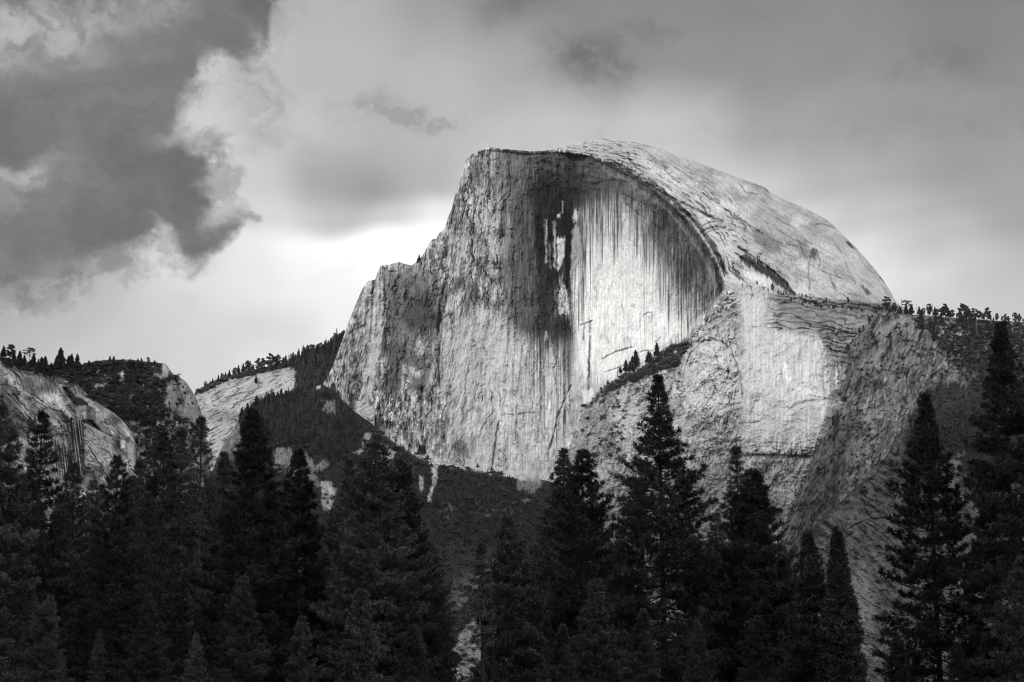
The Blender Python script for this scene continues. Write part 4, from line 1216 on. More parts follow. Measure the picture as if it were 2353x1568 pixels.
def knoll_model(p, VT):
    U, V = p.U, p.V
    b = V - VT
    Y = 2700 - np.clip(b, 0, 110) * 1.5 - np.clip(b - 110, 0, 900) * 0.35 + 26 * np.exp(-b / 9.0)
    Y += np.clip(U - 385, 0, 90) ** 1.4 * 0.45
    n = fbm(U / 15, V / 15, 5, 141, 0.62)
    p.Z += 4 * n + 6 * stair(fbm(U / 20, V / 20, 4, 142), 5, 0.75)
    det = fbm(U / 4.5, V / 9, 4, 143, 0.7)
    nf = fissures(p, U / 17, V / 26, 298, 1.1, 4, 0.55, 0.0, -0.05)
    nfa = facets(U / 16, V / 24, 299, 6, 4)
    p.A = (0.27 + 0.07 * det + 0.05 * n + 0.10 * nfa) * (1 - 0.55 * nf)
    p.Z += 7 * nfa - 3 * nf
    top = p.inside(cr('L', [(-400, 0), (0, 360), (400, 500), (800, 620), (1040, 830), (1300, 1000), (1600, 980), (1850, 900), (1700, 650), (1860, 560), (1760, 470),
                            (1700, 380), (900, 300)]), 6, True)
    cover = top * sst(-0.42, -0.1, fbm(U / 11, V / 7, 4, 144, 0.6) + 0.05)
    p.A = lerp(p.A, 0.055 + 0.03 * det, cover * 0.95)
    p.Z += cover * 3
    low = sst(930, 960, V) * sst(-0.05, 0.3, fbm(U / 12, V / 14, 4, 145, 0.6)) * sst(440, 410, U)
    p.A = lerp(p.A, 0.06, low * 0.85)
    for f, v_ in ((cr('L', [(1225, 490), (1305, 488), (1300, 540), (1260, 595), (1235, 600)]), 0.42),
                  (cr('L', [(970, 650), (1080, 600), (1135, 605), (1130, 660), (1000, 680)]), 0.42), (cr('L', [(1450, 575), (1600, 555), (1600, 600), (1500, 620)]), 0.36),
                  (cr('L', [(1690, 440), (1710, 395), (1745, 395), (1785, 490), (1740, 560), (1600, 545), (1620, 500), (1690, 500)]), 0.38),
                  (cr('L', [(1860, 560), (1990, 660), (2070, 840), (2091, 1060), (2000, 1040), (1960, 850), (1880, 680)]), 0.38),
                  (cr('L', [(1740, 670), (1850, 740), (1925, 850), (1840, 900), (1730, 870)]), 0.29)):
        p.patch(f, v_, 3, 0.9, dz=2)
    p.A *= (1 - 0.45 * nf) * (1 + 0.5 * nfa) * (1 + 0.25 * det)
    p.line(cr('L', [(1850, 560), (1880, 700), (1925, 800), (1910, 920)]), 2.5, 5, 0.5)
    p.line(cr('L', [(1990, 660), (2040, 850), (2070, 1000)]), 2.2, 4, 0.3)
    p.A *= 1 + 0.16 * fbm(U / 2.2, V / 3.2, 3, 146, 0.7)
    return Y


knoll = Terrain('knoll', KNOLL_SKY, -80, 470, 1.2, 1600, 440, knoll_model, thick=400, seed=141, jag=1.4, mat=MAT_NEAR_ROCK, tone=1.15,
                label='rocky knoll covered with dark brush behind the streaked cliff')

CLIFF_SKY = [(-80, 800), (0, 826), (13, 843), (33, 846), (48, 850), (62, 857), (88, 860), (114, 872), (141, 878), (167, 881), (182, 901), (198, 915), (229, 929), (264, 951),
             (280, 965), (293, 981), (303, 997), (309, 1010), (312, 1022), (315, 1060), (318, 1120)]


def cliff_model(p, VT):
    U, V = p.U, p.V
    b = V - VT
    Y = 1960 - np.clip(b, 0, 500) * 0.35 + 60 * (1 - np.sqrt(np.clip(1 - (1 - np.clip(b / 90.0, 0, 1)) ** 2, 0, 1)))
    Y += np.clip(U - 250, 0, 90) ** 1.4 * 0.25
    # slanting shells
    bandA = cr('L', [(-200, 300), (60, 450), (130, 510), (200, 610), (250, 690), (350, 745), (480, 835), (580, 935), (680, 1045), (735, 1160), (745, 1300), (700, 1568)])
    bandB = cr('L', [(0, 640), (60, 720), (150, 800), (230, 880), (275, 960), (330, 1000), (300, 1130), (260, 1300)])
    bandC = cr('L', [(640, 620), (690, 690), (760, 740), (880, 780), (905, 850), (905, 990), (960, 1050), (1050, 1110), (1150, 1170), (1250, 1300), (1340, 1460), (1390, 1568)])
    for bd, h in ((bandA, 11), (bandB, 9), (bandC, 9)):
        xs, ys = [q[0] for q in bd], [q[1] for q in bd]
        ed = np.interp(V, ys, xs)
        Y += -h * sst(-3, 3, ed - p.wu + 0) * 1.0 + h * 0.6 * sst(0, 40, ed - p.wu)
        p.line(bd, 3.0, 5, 0.55)
    n = fbm(U / 16, V / 16, 5, 151, 0.6)
    sa = U * 0.75 - V * 0.66
    p.Z += 1.2 * n + 2.2 * stair(fbm(U / 26, V / 30, 4, 152), 5, 0.8)
    st = fbm((U - (V - 950) * 0.12) / 2.8, V / 130, 4, 153, 0.68)
    st2 = fbm((sa) / 3.0, (U * 0.66 + V * 0.75) / 80, 4, 154, 0.65)
    cf1 = fissures(p, (sa + 6 * n) / 36, (U * 0.66 + V * 0.75 + 8 * n) / 70, 301, 1.1, 4, 0.55, 0.0, -0.05)
    cf2 = fissures(p, U / 40, (V + U * 0.3) / 26, 302, 1.0, 4, 0.55, 0.0, 0.1)
    cfa = facets((sa + 6 * n) / 26, (U * 0.66 + V * 0.75) / 44, 303, 5, 4)
    p.A = (0.32 + 0.05 * n + 0.06 * st2 + 0.10 * cfa) * (1 - 0.5 * cf1) * (1 - 0.4 * cf2)
    p.Z += 3.0 * cfa - 1.8 * cf1 - 1.5 * cf2
    p.patch(cr('L', [(70, 700), (200, 800), (275, 950), (255, 1180), (150, 1185), (110, 1000), (60, 850)]), 0.25, 4, 0.85)
    p.patch(cr('L', [(280, 520), (400, 510), (540, 580), (600, 700), (520, 710), (440, 700), (400, 770), (290, 680)]), 0.27, 4, 0.8, dz=2)
    p.patch(cr('L', [(440, 600), (560, 590), (600, 700), (450, 690)]), 0.14, 4, 0.6, 'comb')
    p.patch(cr('L', [(200, 680), (330, 740), (460, 850), (560, 960), (650, 1080), (700, 1180), (600, 1100), (420, 940), (300, 860), (210, 780)]), 0.42, 4, 0.8)
    p.patch(cr('L', [(450, 700), (620, 720), (700, 860), (770, 1000), (720, 990), (620, 880), (520, 800)]), 0.45, 4, 0.8)
    p.A += 0.06 * st2 * sst(0, 1, p.A * 4)
    # overhanging roof, its shade painted dark into the recess, and pale niche
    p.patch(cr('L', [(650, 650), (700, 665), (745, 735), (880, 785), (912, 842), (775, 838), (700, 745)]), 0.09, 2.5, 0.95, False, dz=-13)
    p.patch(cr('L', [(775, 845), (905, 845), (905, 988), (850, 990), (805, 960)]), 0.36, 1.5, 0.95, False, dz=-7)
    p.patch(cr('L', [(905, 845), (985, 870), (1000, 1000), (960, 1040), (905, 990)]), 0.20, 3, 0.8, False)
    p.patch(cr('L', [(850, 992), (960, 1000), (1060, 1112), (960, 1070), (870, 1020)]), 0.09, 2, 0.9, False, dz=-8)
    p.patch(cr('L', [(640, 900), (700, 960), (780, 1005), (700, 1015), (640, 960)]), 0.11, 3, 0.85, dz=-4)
    # black water streaks
    m = p.inside(cr('L', [(690, 1010), (790, 1005), (860, 1010), (880, 1200), (890, 1568), (600, 1568), (680, 1350), (740, 1250), (725, 1130)]), 4, 'comb')
    p.A = lerp(p.A, lerp(0.10, 0.36, sst(0.0, 0.35, st)), m * 0.9)
    m = p.inside(cr('L', [(560, 1260), (680, 1180), (740, 1260), (690, 1568), (540, 1568)]), 5, 'comb')
    p.A = lerp(p.A, lerp(0.12, 0.38, sst(-0.1, 0.3, st)), m * 0.85)
    m = p.inside(cr('L', [(280, 960), (380, 1000), (345, 1090), (290, 1160), (270, 1180), (300, 1060)]), 3, True)
    p.A = lerp(p.A, 0.11, m * 0.85)
    m = p.inside(cr('L', [(0, 650), (50, 700), (60, 900), (30, 960), (0, 900)]), 4, True)
    p.A = lerp(p.A, 0.13, m * 0.8)
    p.A *= (1 - 0.35 * cf1) * (1 + 0.3 * cfa)
    # pale smooth wall
    p.patch(cr('L', [(890, 1040), (960, 1070), (1060, 1125), (1160, 1200), (1190, 1330), (1200, 1470), (1040, 1480), (890, 1440)]), 0.40, 4, 0.9, False)
    p.A += 0.03 * st * sst(880, 900, U / .2198)
    p.patch(cr('L', [(1260, 1205), (1315, 1210), (1310, 1285), (1262, 1290)]), 0.52, 2, 0.9, False)
    p.patch(cr('L', [(1330, 1240), (1400, 1250), (1400, 1440), (1340, 1400)]), 0.42, 3, 0.8)
    for pts, w, dz, da in (
            (cr('L', [(1060, 1290), (1110, 1320), (1150, 1350), (1190, 1450), (1215, 1568)]), 1.8, 2.5, 0.6), (cr('L', [(900, 1230), (960, 1330), (1040, 1450), (1100, 1568)]), 1.8, 2.5, 0.6),
            (cr('L', [(1230, 1110), (1280, 1160), (1400, 1230)]), 1.8, 2.5, 0.5), (cr('L', [(1340, 1430), (1390, 1460)]), 1.6, 2, 0.5),
            (cr('L', [(990, 880), (1000, 960), (985, 1020)]), 1.8, 2.5, 0.5), (cr('L', [(1240, 1120), (1250, 1200), (1330, 1300)]), 1.6, 2, 0.4),
            (cr('L', [(110, 460), (190, 530), (240, 640), (250, 690)]), 2.5, 4, 0.7), (cr('L', [(520, 570), (600, 640), (640, 720)]), 2, 3, 0.5),
            (cr('L', [(700, 600), (760, 640), (800, 720)]), 2, 3, 0.6), (cr('L', [(820, 680), (830, 730)]), 1.8, 2.5, 0.5)):
        p.line(pts, w, dz, da)
    p.A = lerp(p.A, 0.06, sst(7, 1, b + 5 * fbm(U / 7, V / 5, 3, 155)) * sst(180, 150, U) * 0.8)
    p.A *= 1 + 0.14 * fbm(U / 2.2, V / 3.2, 3, 156, 0.7)
    return Y


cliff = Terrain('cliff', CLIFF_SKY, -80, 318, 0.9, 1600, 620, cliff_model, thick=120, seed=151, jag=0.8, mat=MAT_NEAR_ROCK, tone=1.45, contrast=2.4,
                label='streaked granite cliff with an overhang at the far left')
# ================================================================== foreground pines
def tube_rows(path, radii, sides=5):
    """verts and quads of a tapering tube along a path of points"""
    path = np.asarray(path, float)
    n = len(path)
    d = np.gradient(path, axis=0)
    d /= np.linalg.norm(d, axis=1)[:, None] + 1e-9
    ref = np.where(np.abs(d[:, 2:3]) > 0.8, np.array([[1.0, 0, 0]]), np.array([[0, 0, 1.0]]))
    a = np.cross(d, ref)
    a /= np.linalg.norm(a, axis=1)[:, None] + 1e-9
    b = np.cross(d, a)
    th = np.linspace(0, 2 * math.pi, sides, endpoint=False)
    ring = a[:, None, :] * np.cos(th)[None, :, None] + b[:, None, :] * np.sin(th)[None, :, None]
    v = path[:, None, :] + ring * np.asarray(radii)[:, None, None]
    i = np.arange(n * sides).reshape(n, sides)
    j = np.roll(i, -1, 1)
    q = np.stack([i[:-1], j[:-1], j[1:], i[1:]], -1).reshape(-1, 4)
    return v.reshape(-1, 3), q


class Bag:
    def __init__(s):
        s.v, s.q, s.n = [], [], 0

    def add(s, v, q):
        s.v.append(v)
        s.q.append(q + s.n)
        s.n += len(v)

    def build(s, name, mat, parent=None, smooth=False):
        v = np.concatenate(s.v)
        q = np.concatenate(s.q)
        return mesh_from(name, v, q.ravel(), np.full(len(q), q.shape[1]), mat, parent, smooth)


def tufts(P_, D_, rs, blades, length, width):
    """bottle-brush bundles of needles at points P_ pointing along D_"""
    n = len(P_)
    R = rs.normal(size=(n, blades, 3))
    R /= np.linalg.norm(R, axis=2)[:, :, None]
    dirs = R * 0.95 + D_[:, None, :] * 0.75
    dirs /= np.linalg.norm(dirs, axis=2)[:, :, None]
    start = P_[:, None, :] + D_[:, None, :] * (rs.rand(n, blades, 1) - 0.6) * length * 0.9
    L = length * (0.7 + 0.5 * rs.rand(n, blades, 1))
    sidev = np.cross(dirs, rs.normal(size=(n, blades, 3)))
    sidev /= np.linalg.norm(sidev, axis=2)[:, :, None]
    w = width * (0.7 + 0.6 * rs.rand(n, blades, 1))
    a = start - sidev * w * 0.35
    b = start + sidev * w * 0.35
    c = start + dirs * L + sidev * w * 0.5
    d = start + dirs * L - sidev * w * 0.5
    v = np.stack([a, b, c, d], 2).reshape(-1, 3)
    q = np.arange(n * blades * 4).reshape(-1, 4)
    return v, q


def pine(name, H, prof, seed, density=1.0, upsweep=1.0, mat=None, tl=0.19, blades=22, clear=0.0, trunk_r=None, lean=0.0, tw=0.034):
    """a whole pine standing at the origin; prof = (metres below the tip, crown radius)"""
    rs = np.random.RandomState(seed)
    root = bpy.data.objects.new(name, None)
    COL.objects.link(root)
    wood, P_, D_ = Bag(), [], []
    hs = np.linspace(0, 1, 14)
    tr = trunk_r or 0.0085 * H + 0.02
    wob = np.cumsum(rs.normal(size=(14, 2)) * 0.05, 0) * 0.6
    tx = lean * hs ** 2 + wob[:, 0] * hs
    ty = wob[:, 1] * hs
    wood.add(*tube_rows(np.stack([tx, ty, hs * H], 1), tr * (1 - hs) ** 0.85 + 0.015, 8))
    pd, pr = [q[0] for q in prof], [q[1] for q in prof]
    t = 0.12
    bottom = H - max(2.5, clear)
    P_.append(np.array([[tx[-1], ty[-1], H - 0.05], [tx[-1], ty[-1], H - 0.2], [tx[-1], ty[-1], H - 0.4]]))
    D_.append(np.array([[0, 0, 1.0]] * 3))
    lop = rs.uniform(0, 2 * math.pi)
    while t < bottom:
        r0 = np.interp(t, pd, pr)
        z = H - t
        cx, cy = np.interp(z / H, hs, tx), np.interp(z / H, hs, ty)
        nb = int(rs.randint(5, 9)) if t > 0.8 else 4
        th0 = rs.uniform(0, 2 * math.pi)
        for k in range(nb):
            if rs.rand() > 0.55 + 0.45 * density:
                continue
            th = th0 + k * 2 * math.pi / nb + rs.normal() * 0.25
            L = r0 * rs.uniform(0.68, 1.10) * (1 + 0.12 * math.cos(th - lop))
            if rs.rand() < 0.06:
                L *= 1.22
            rise = (0.85 * math.exp(-t / 2.2) + 0.16 - 0.28 * min(1, t / 14)) * upsweep + rs.normal() * 0.08
            m = 5
            s_ = np.linspace(0, 1, m)
            curve = 0.20 * L * s_ ** 2 - 0.10 * L * np.sin(s_ * math.pi) * min(1, t / 5)
            bend = rs.normal() * 0.14
            ca, sa = np.cos(th + bend * s_), np.sin(th + bend * s_)
            path = np.stack([cx + ca * L * s_, cy + sa * L * s_, z + rise * L * s_ + curve], 1)
            wood.add(*tube_rows(path, (0.010 + 0.016 * L ** 0.7) * (1 - s_ * 0.75), 3))
            # twigs with needle bundles on the outer part
            step = 0.20 / max(0.55, density)
            nt = max(1, int(L * (0.74 if L > 0.8 else 0.9) / step))
            st = 1 - (np.arange(nt) + rs.rand(nt) * 0.6) / max(nt, 1) * (0.74 if L > 0.8 else 0.9)
            px = np.stack([np.interp(st, s_, path[:, j]) for j in range(3)], 1)
            bd = path[-1] - path[-2]
            bd = bd / (np.linalg.norm(bd) + 1e-9)
            P_.append(path[-1:] + bd * 0.06)
            D_.append(bd[None])
            side_v = np.array([-sa[-1], ca[-1], 0.0])
            for sg in (-1, 1):
                ln = (0.12 + 0.44 * L * (1.0 - st) ** 0.8 * (0.6 + 0.7 * rs.rand(nt))) * (rs.rand(nt) < 0.5 + 0.5 * density)
                dv = side_v * sg * 0.8 + bd * 0.7 + np.array([0, 0, 0.22])
                dv = dv / np.linalg.norm(dv)
                dvs = dv[None] + rs.normal(size=(nt, 3)) * 0.22
                dvs[:, 2] += 0.05
                dvs /= np.linalg.norm(dvs, axis=1)[:, None]
                ends = px + dvs * ln[:, None]
                keep = ln > 0
                P_.append(ends[keep])
                D_.append(dvs[keep])
                lng = keep & (ln > 0.30)
                if lng.any():
                    P_.append((px + dvs * ln[:, None] * 0.52)[lng])
                    D_.append(dvs[lng] * 0.5 + np.array([0, 0, 0.5]))
                for e0, e1 in zip(px[lng][::2], ends[lng][::2]):
                    wood.add(*tube_rows(np.stack([e0, e1]), [0.012, 0.006], 3))
        t += (0.22 + 0.26 * min(1, t / 4)) * rs.uniform(0.8, 1.25) / (0.6 + 0.4 * density)
    if clear:       # bare stubs of dead limbs under the crown
        for k in range(16):
            z = rs.uniform(clear * 0.3, clear + 1)
            th = rs.uniform(0, 6.28)
            L = rs.uniform(0.4, 1.3)
            wood.add(*tube_rows(np.array([[0, 0, z], [math.cos(th) * L, math.sin(th) * L, z + rs.normal() * 0.12]]), [0.03, 0.01], 3))
    tk = wood.build('trunk', MAT_BARK, root, True)
    v, q = tufts(np.concatenate(P_), np.concatenate(D_), rs, blades, tl, tw)
    mesh_from('crown', v, q.ravel(), np.full(len(q), 4), mat or MAT_NEEDLES, root)
    return root


def cedar(name, H, prof, seed):
    """a slim dense incense cedar: flat sprays all the way round"""
    rs = np.random.RandomState(seed)
    root = bpy.data.objects.new(name, None)
    COL.objects.link(root)
    wood = Bag()
    hs = np.linspace(0, 1, 8)
    wood.add(*tube_rows(np.stack([hs * 0, hs * 0, hs * H], 1), (0.012 * H) * (1 - hs) + 0.015, 8))
    wood.build('trunk', MAT_BARK, root, True)
    n = 4200
    t = H * 0.85 * rs.rand(n) ** 0.7
    r = np.interp(t, [q[0] for q in prof], [q[1] for q in prof]) * (0.30 + 0.85 * rs.rand(n) ** 0.6)
    r *= 1 + 0.16 * np.sin(t * 3.1) * np.sin(t * 1.3 + 1)
    th = rs.rand(n) * 2 * math.pi
    P_ = np.stack([np.cos(th) * r, np.sin(th) * r, H - t], 1)
    D_ = np.stack([np.cos(th) * 0.5, np.sin(th) * 0.5, 0.8 + 0 * th], 1)
    v, q = tufts(P_, D_, rs, 12, 0.20, 0.045)
    mesh_from('crown', v, q.ravel(), np.full(len(q), 4), MAT_NEEDLES, root)
    return root


def copy_tree(root):
    c = root.copy()
    COL.objects.link(c)
    for ch in root.children:
        k = ch.copy()
        COL.objects.link(k)
        k.parent = c
    return c


PROF = {   # half width of the crown in frame units against frame units below the tip
    'classic': [(0, 3), (40, 17), (90, 34), (160, 56), (240, 76), (350, 98), (500, 122), (750, 140)],
    'slender': [(0, 3), (40, 12), (100, 26), (180, 42), (300, 62), (450, 82), (700, 95)],
    'spire': [(0, 3), (60, 15), (120, 32), (180, 58), (260, 86), (350, 104), (500, 125), (750, 140)],
    'broad': [(0, 4), (30, 20), (70, 42), (130, 72), (200, 95), (300, 118), (450, 138), (750, 150)],
    'thin': [(0, 3), (60, 12), (130, 24), (200, 30), (240, 16), (300, 20), (400, 24)],
    'cedar': [(0, 2), (50, 11), (110, 20), (200, 34), (300, 46), (420, 56)],
}
PINES = [  # u, v of the tip, distance, profile, width, density, seed, young?, label
    (4, 940, 96, 'classic', 0.95, 0.9, 1, 0, 'tall dark pine cut by the left edge of the picture'),
    (99, 956, 104, 'slender', 1.05, 0.75, 2, 0, 'dark pine in front of the streaked cliff, second tall tip from the left'),
    (182, 1072, 116, 'classic', 0.8, 0.8, 3, 0, 'low dark pine below the overhang of the streaked cliff'),
    (269, 1056, 110, 'classic', 0.85, 0.85, 4, 0, 'dark pine whose tip meets the right end of the streaked cliff'),
    (318, 1066, 122, 'slender', 0.9, 0.7, 5, 0, 'short thin topped pine under the brushy knoll, left of a taller one'),
    (381, 1002, 102, 'slender', 1.05, 0.6, 6, 0, 'loose open pine in front of the brushy knoll, showing its trunk'),
    (422, 990, 112, 'classic', 0.85, 0.8, 7, 0, 'dark pine just right of the loose open pine below the knoll'),
    (468, 966, 118, 'slender', 1.15, 0.55, 8, 0, 'sparse pine with candelabra twigs in the gap between knoll and slab ridge'),
    (515, 1046, 126, 'slender', 0.9, 0.7, 9, 0, 'small pine tip in front of the grey spur, left of the big pointed pine'),
    (586, 950, 98, 'classic', 1.0, 1.0, 10, 0, 'big pointed dark pine below the pale slab ridge'),
    (687, 1039, 101, 'classic', 0.9, 0.95, 11, 0, 'pine with a thin top beside the curved pale rock'),
    (806, 1064, 122, 'slender', 0.9, 0.8, 12, 0, 'left shoulder tip beside the massive pine left of centre'),
    (833, 1048, 119, 'slender', 0.9, 0.85, 13, 0, 'second tip left of the massive pine left of centre'),
    (865, 1006, 99, 'classic', 1.15, 1.1, 14, 0, 'massive dense pine left of centre in front of the forested slope'),
    (920, 1062, 106, 'classic', 1.0, 1.1, 15, 0, 'dense dark pine forming the left side of the open gully view'),
    (821, 1366, 74, 'slender', 1.1, 1.0, 16, 1, 'small lighter pine low in front of the massive pine'),
    (1193, 1198, 94, 'classic', 1.0, 1.05, 18, 0, 'bushy pine right of the gully, its tip leaning left'),
    (1288, 1043, 108, 'slender', 1.25, 0.85, 19, 0, 'thin topped left one of the twin pines in front of the lower wall'),
    (1333, 1042, 101, 'classic', 1.1, 0.95, 20, 0, 'right one of the twin pines in front of the lower wall'),
    (1369, 1338, 80, 'classic', 0.95, 1.0, 21, 1, 'small lighter rounded pine under the twin pines'),
    (1517, 872, 95, 'spire', 1.05, 0.95, 22, 0, 'tall open pine silhouetted against the bright rock, right of centre'),
    (1691, 1034, 106, 'spire', 0.85, 0.6, 23, 0, 'sparse pine with a bare pole tip behind the dense conical one'),
    (1723, 1090, 97, 'broad', 0.95, 1.15, 24, 0, 'dense conical pine in the right half with an even right flank'),
    (1846, 1236, 90, 'slender', 1.15, 1.05, 25, 0, 'short pine on the right flank of the dense conical pine'),
    (2128, 914, 92, 'spire', 0.98, 0.88, 27, 0, 'tall layered pine right of the slim cedar, open lower limbs'),
    (2297, 750, 88, 'spire', 1.0, 1.0, 28, 0, 'tallest pine of all, near the right edge of the picture'),
    (2352, 1290, 70, 'broad', 0.85, 0.9, 29, 1, 'lighter soft needled pine in the bottom right corner'),
]


def place_tip(root, u, v, Y, H, rotz=0.0):
    x, y, z = at(u, v, Y)
    k = float(z) / H
    root.location = (float(x), float(y), 0.0)
    root.scale = (k, k, k)
    root.rotation_euler = (0, 0, rotz)


protos = []
for u, v, Y, prof, wd, den, seed, young, lab in PINES:
    H = float(at(u, v, Y)[2])
    px = Y / FPX
    pf = [(a * px, b * px * wd) for a, b in PROF[prof]]
    t_ = pine('pine_tree', H, pf, 1000 + seed, den, mat=MAT_NEEDLES_YOUNG if young else None, tl=0.19 if Y > 85 else 0.15, lean=-0.5 if seed == 18 else 0.0,
              upsweep=1.25 if prof == 'slender' else 1.0)
    place_tip(t_, u, v, Y, H)
    set_label(t_, lab, 'pine tree', 'pines across the foreground')
    protos.append((t_, H))

H = float(at(1110, 1256, 88)[2])
t_ = pine('pine_tree', H, [(a * 88 / FPX, b * 88 / FPX) for a, b in PROF['thin']], 1117, 0.6, clear=6.5, trunk_r=0.13)
place_tip(t_, 1110, 1256, 88, H)
set_label(t_, 'thin young pine with a bare stubbed trunk standing in the gully view', 'pine tree', 'pines across the foreground')
H = float(at(1923, 1216, 88)[2])
t_ = cedar('cedar_tree', H, [(a * 88 / FPX, b * 88 / FPX) for a, b in PROF['cedar']], 1126)
place_tip(t_, 1923, 1216, 88, H)
set_label(t_, 'slim dense spire shaped cedar against the grey spur', 'cedar tree')

BACK = [(70, 1095, 124, 9), (215, 1110, 126, 3), (300, 1100, 124, 9), (400, 1090, 128, 3), (495, 1105, 130, 9), (620, 1110, 128, 3), (45, 1120, 128, 3), (148, 1140, 134, 9), (232, 1120, 138, 11), (348, 1105, 140, 13), (440, 1120, 134, 9), (545, 1150, 130, 11), (640, 1140, 132, 3), (742, 1260, 116, 13),
        (772, 1175, 130, 9), (968, 1190, 124, 14), (1010, 1330, 108, 3), (1245, 1225, 120, 9), (1425, 1215, 124, 11), (1598, 1240, 118, 14), (1645, 1185, 128, 3),
        (1795, 1260, 112, 9), (2225, 1290, 108, 11), (2060, 1470, 84, 13), (560, 1330, 76, 13), (345, 1372, 78, 14), (112, 1372, 72, 9), (1475, 1405, 78, 14), (1600, 1430, 74, 3),
        (230, 1450, 66, 11), (690, 1420, 70, 9), (950, 1440, 72, 13), (1290, 1440, 70, 14), (1740, 1420, 72, 13), (450, 1460, 66, 3), (2200, 1480, 70, 14)]
BACK_LABELS = [None] * 13 + [
    'small dark pine below the curved pale rock, behind the two pines left of centre', 'half hidden pine against the left flank of the massive pine',
    'half hidden pine on the right flank of the dense pine beside the gully', 'low half hidden pine at the left rim of the gully view',
    'half hidden pine between the leaning tipped pine and the twin pines', 'half hidden pine between the twin pines and the tall silhouetted pine',
    'half hidden pine right of the tall silhouetted pine, the lower of two', 'half hidden pine right of the tall silhouetted pine, the higher of two',
    'half hidden pine between the dense conical pine and the short one on its flank', 'half hidden pine between the two tallest pines on the right',
    'low pine crown at the bottom edge, left of the tall layered pine', 'low pine crown at the bottom edge under the big pointed pine', 'low pine crown at the bottom edge under the loose open pine',
    'low pine crown at the bottom edge near the lower left corner', 'low pine crown at the bottom edge, left of the tall silhouetted pine', 'low pine crown at the bottom edge, right of the tall silhouetted pine',
    'low pine crown at the bottom edge below the overhang cliff', 'low pine crown at the bottom edge, left of the small lighter pine', 'low pine crown at the bottom edge beside the gully view',
    'low pine crown at the bottom edge, left of the small lighter rounded pine', 'low pine crown at the bottom edge under the dense conical pine', 'low pine crown at the bottom edge below the knoll',
    'low pine crown at the bottom edge between the two tallest right hand pines']
for i, (u, v, Y, k) in enumerate(BACK):
    src, H0 = protos[k]
    c = copy_tree(src)
    place_tip(c, u, v, Y, H0, 0.7 + i * 1.3)
    far = Y > 100
    lab = BACK_LABELS[i] if i < len(BACK_LABELS) else None
    set_label(c, lab or ('half hidden dark pine in the closed forest mass at the lower left' if far else 'low dark pine crown along the bottom edge of the picture'),
              'pine tree', 'half hidden pines of the second row' if far else 'low pine crowns along the bottom edge')
# ================================================================== far trees
def far_parts(kind, rs, rich=1.0):
    """crown quads and trunk quads of a distant tree one unit tall"""
    C_, T_ = Bag(), Bag()
    T_.add(*tube_rows(np.array([[0, 0, -0.12], [0, 0, 0.55], [0, 0, 0.97]]), [0.020, 0.014, 0.004], 4))

    def spray(c, d, ln, wd, droop):
        d = d / (np.linalg.norm(d) + 1e-9)
        s_ = np.cross(d, [0, 0, 1.0])
        s_ /= np.linalg.norm(s_) + 1e-9
        tip = c + d * ln + np.array([0, 0, -droop])
        mid = c + d * ln * 0.5 + np.array([0, 0, 0.25 * droop])
        v = np.array([c - s_ * wd * 0.3, mid - s_ * wd, tip, mid + s_ * wd])
        C_.add(v + rs.normal(size=v.shape) * wd * 0.15, np.array([[0, 1, 2, 3]]))
        v2 = v.copy()
        v2[1] = mid + np.array([0, 0, wd * 0.9])
        v2[3] = mid - np.array([0, 0, wd * 0.9])
        C_.add(v2, np.array([[0, 1, 2, 3]]))

    if kind == 'fir':
        n = int(26 * rich)
        for i in range(n):
            t = (i + rs.rand()) / n
            z = 0.99 - 0.86 * t
            r = (0.03 + 0.20 * t ** 0.8) * rs.uniform(0.75, 1.2)
            k = int(5 + 3 * t)
            a0 = rs.rand() * 6.28
            for j in range(k):
                if rs.rand() < 0.12:
                    continue
                a = a0 + j * 6.28 / k + rs.normal() * 0.2
                rr = r * rs.uniform(0.6, 1.15)
                spray(np.array([0, 0, z]), np.array([math.cos(a), math.sin(a), 0.0]), rr, 0.034 + 0.035 * t, rr * 0.35)
    elif kind == 'pine':       # rounded, flat topped, clumped
        for i in range(int(40 * rich)):
            t = rs.rand() ** 0.9
            z = 0.95 - 0.82 * t
            a = rs.rand() * 6.28
            r = (0.03 + 0.19 * math.sin(min(1, t * 0.95 + 0.04) * math.pi) ** 0.8) * rs.uniform(0.4, 1.0)
            c = np.array([math.cos(a) * r, math.sin(a) * r, z + 0.2 * r])
            T_.add(*tube_rows(np.array([[0, 0, z - 0.06], c]), [0.010, 0.004], 3))
            for j in range(13):
                d = rs.normal(size=3)
                d[2] *= 0.6
                spray(c, d, rs.uniform(0.07, 0.12), 0.034, 0.0)
        for j in range(12):
            d = rs.normal(size=3)
            spray(np.array([0, 0, 0.93]), d, 0.07, 0.02, 0.0)
    elif kind == 'umbrella':
        for i in range(int(20 * rich)):
            a, r = rs.rand() * 6.28, 0.36 * rs.rand() ** 0.6
            z = 0.98 - 0.9 * r ** 1.6 - 0.10 * rs.rand()
            if rs.rand() < 0.25:
                z -= 0.2
            c = np.array([math.cos(a) * r, math.sin(a) * r, z])
            T_.add(*tube_rows(np.array([[0, 0, z - 0.18], c]), [0.012, 0.004], 3))
            for j in range(12):
                d = rs.normal(size=3)
                d[2] *= 0.3
                spray(c, d, rs.uniform(0.06, 0.11), 0.024, 0.0)
    else:                      # snag: a bare dead pole with a few stubs
        for i in range(12):
            z = rs.uniform(0.4, 0.95)
            a = rs.rand() * 6.28
            L = rs.uniform(0.03, 0.09) * (1.3 - z)
            T_.add(*tube_rows(np.array([[0, 0, z], [math.cos(a) * L, math.sin(a) * L, z + 0.01]]), [0.007, 0.003], 3))
    return C_, T_


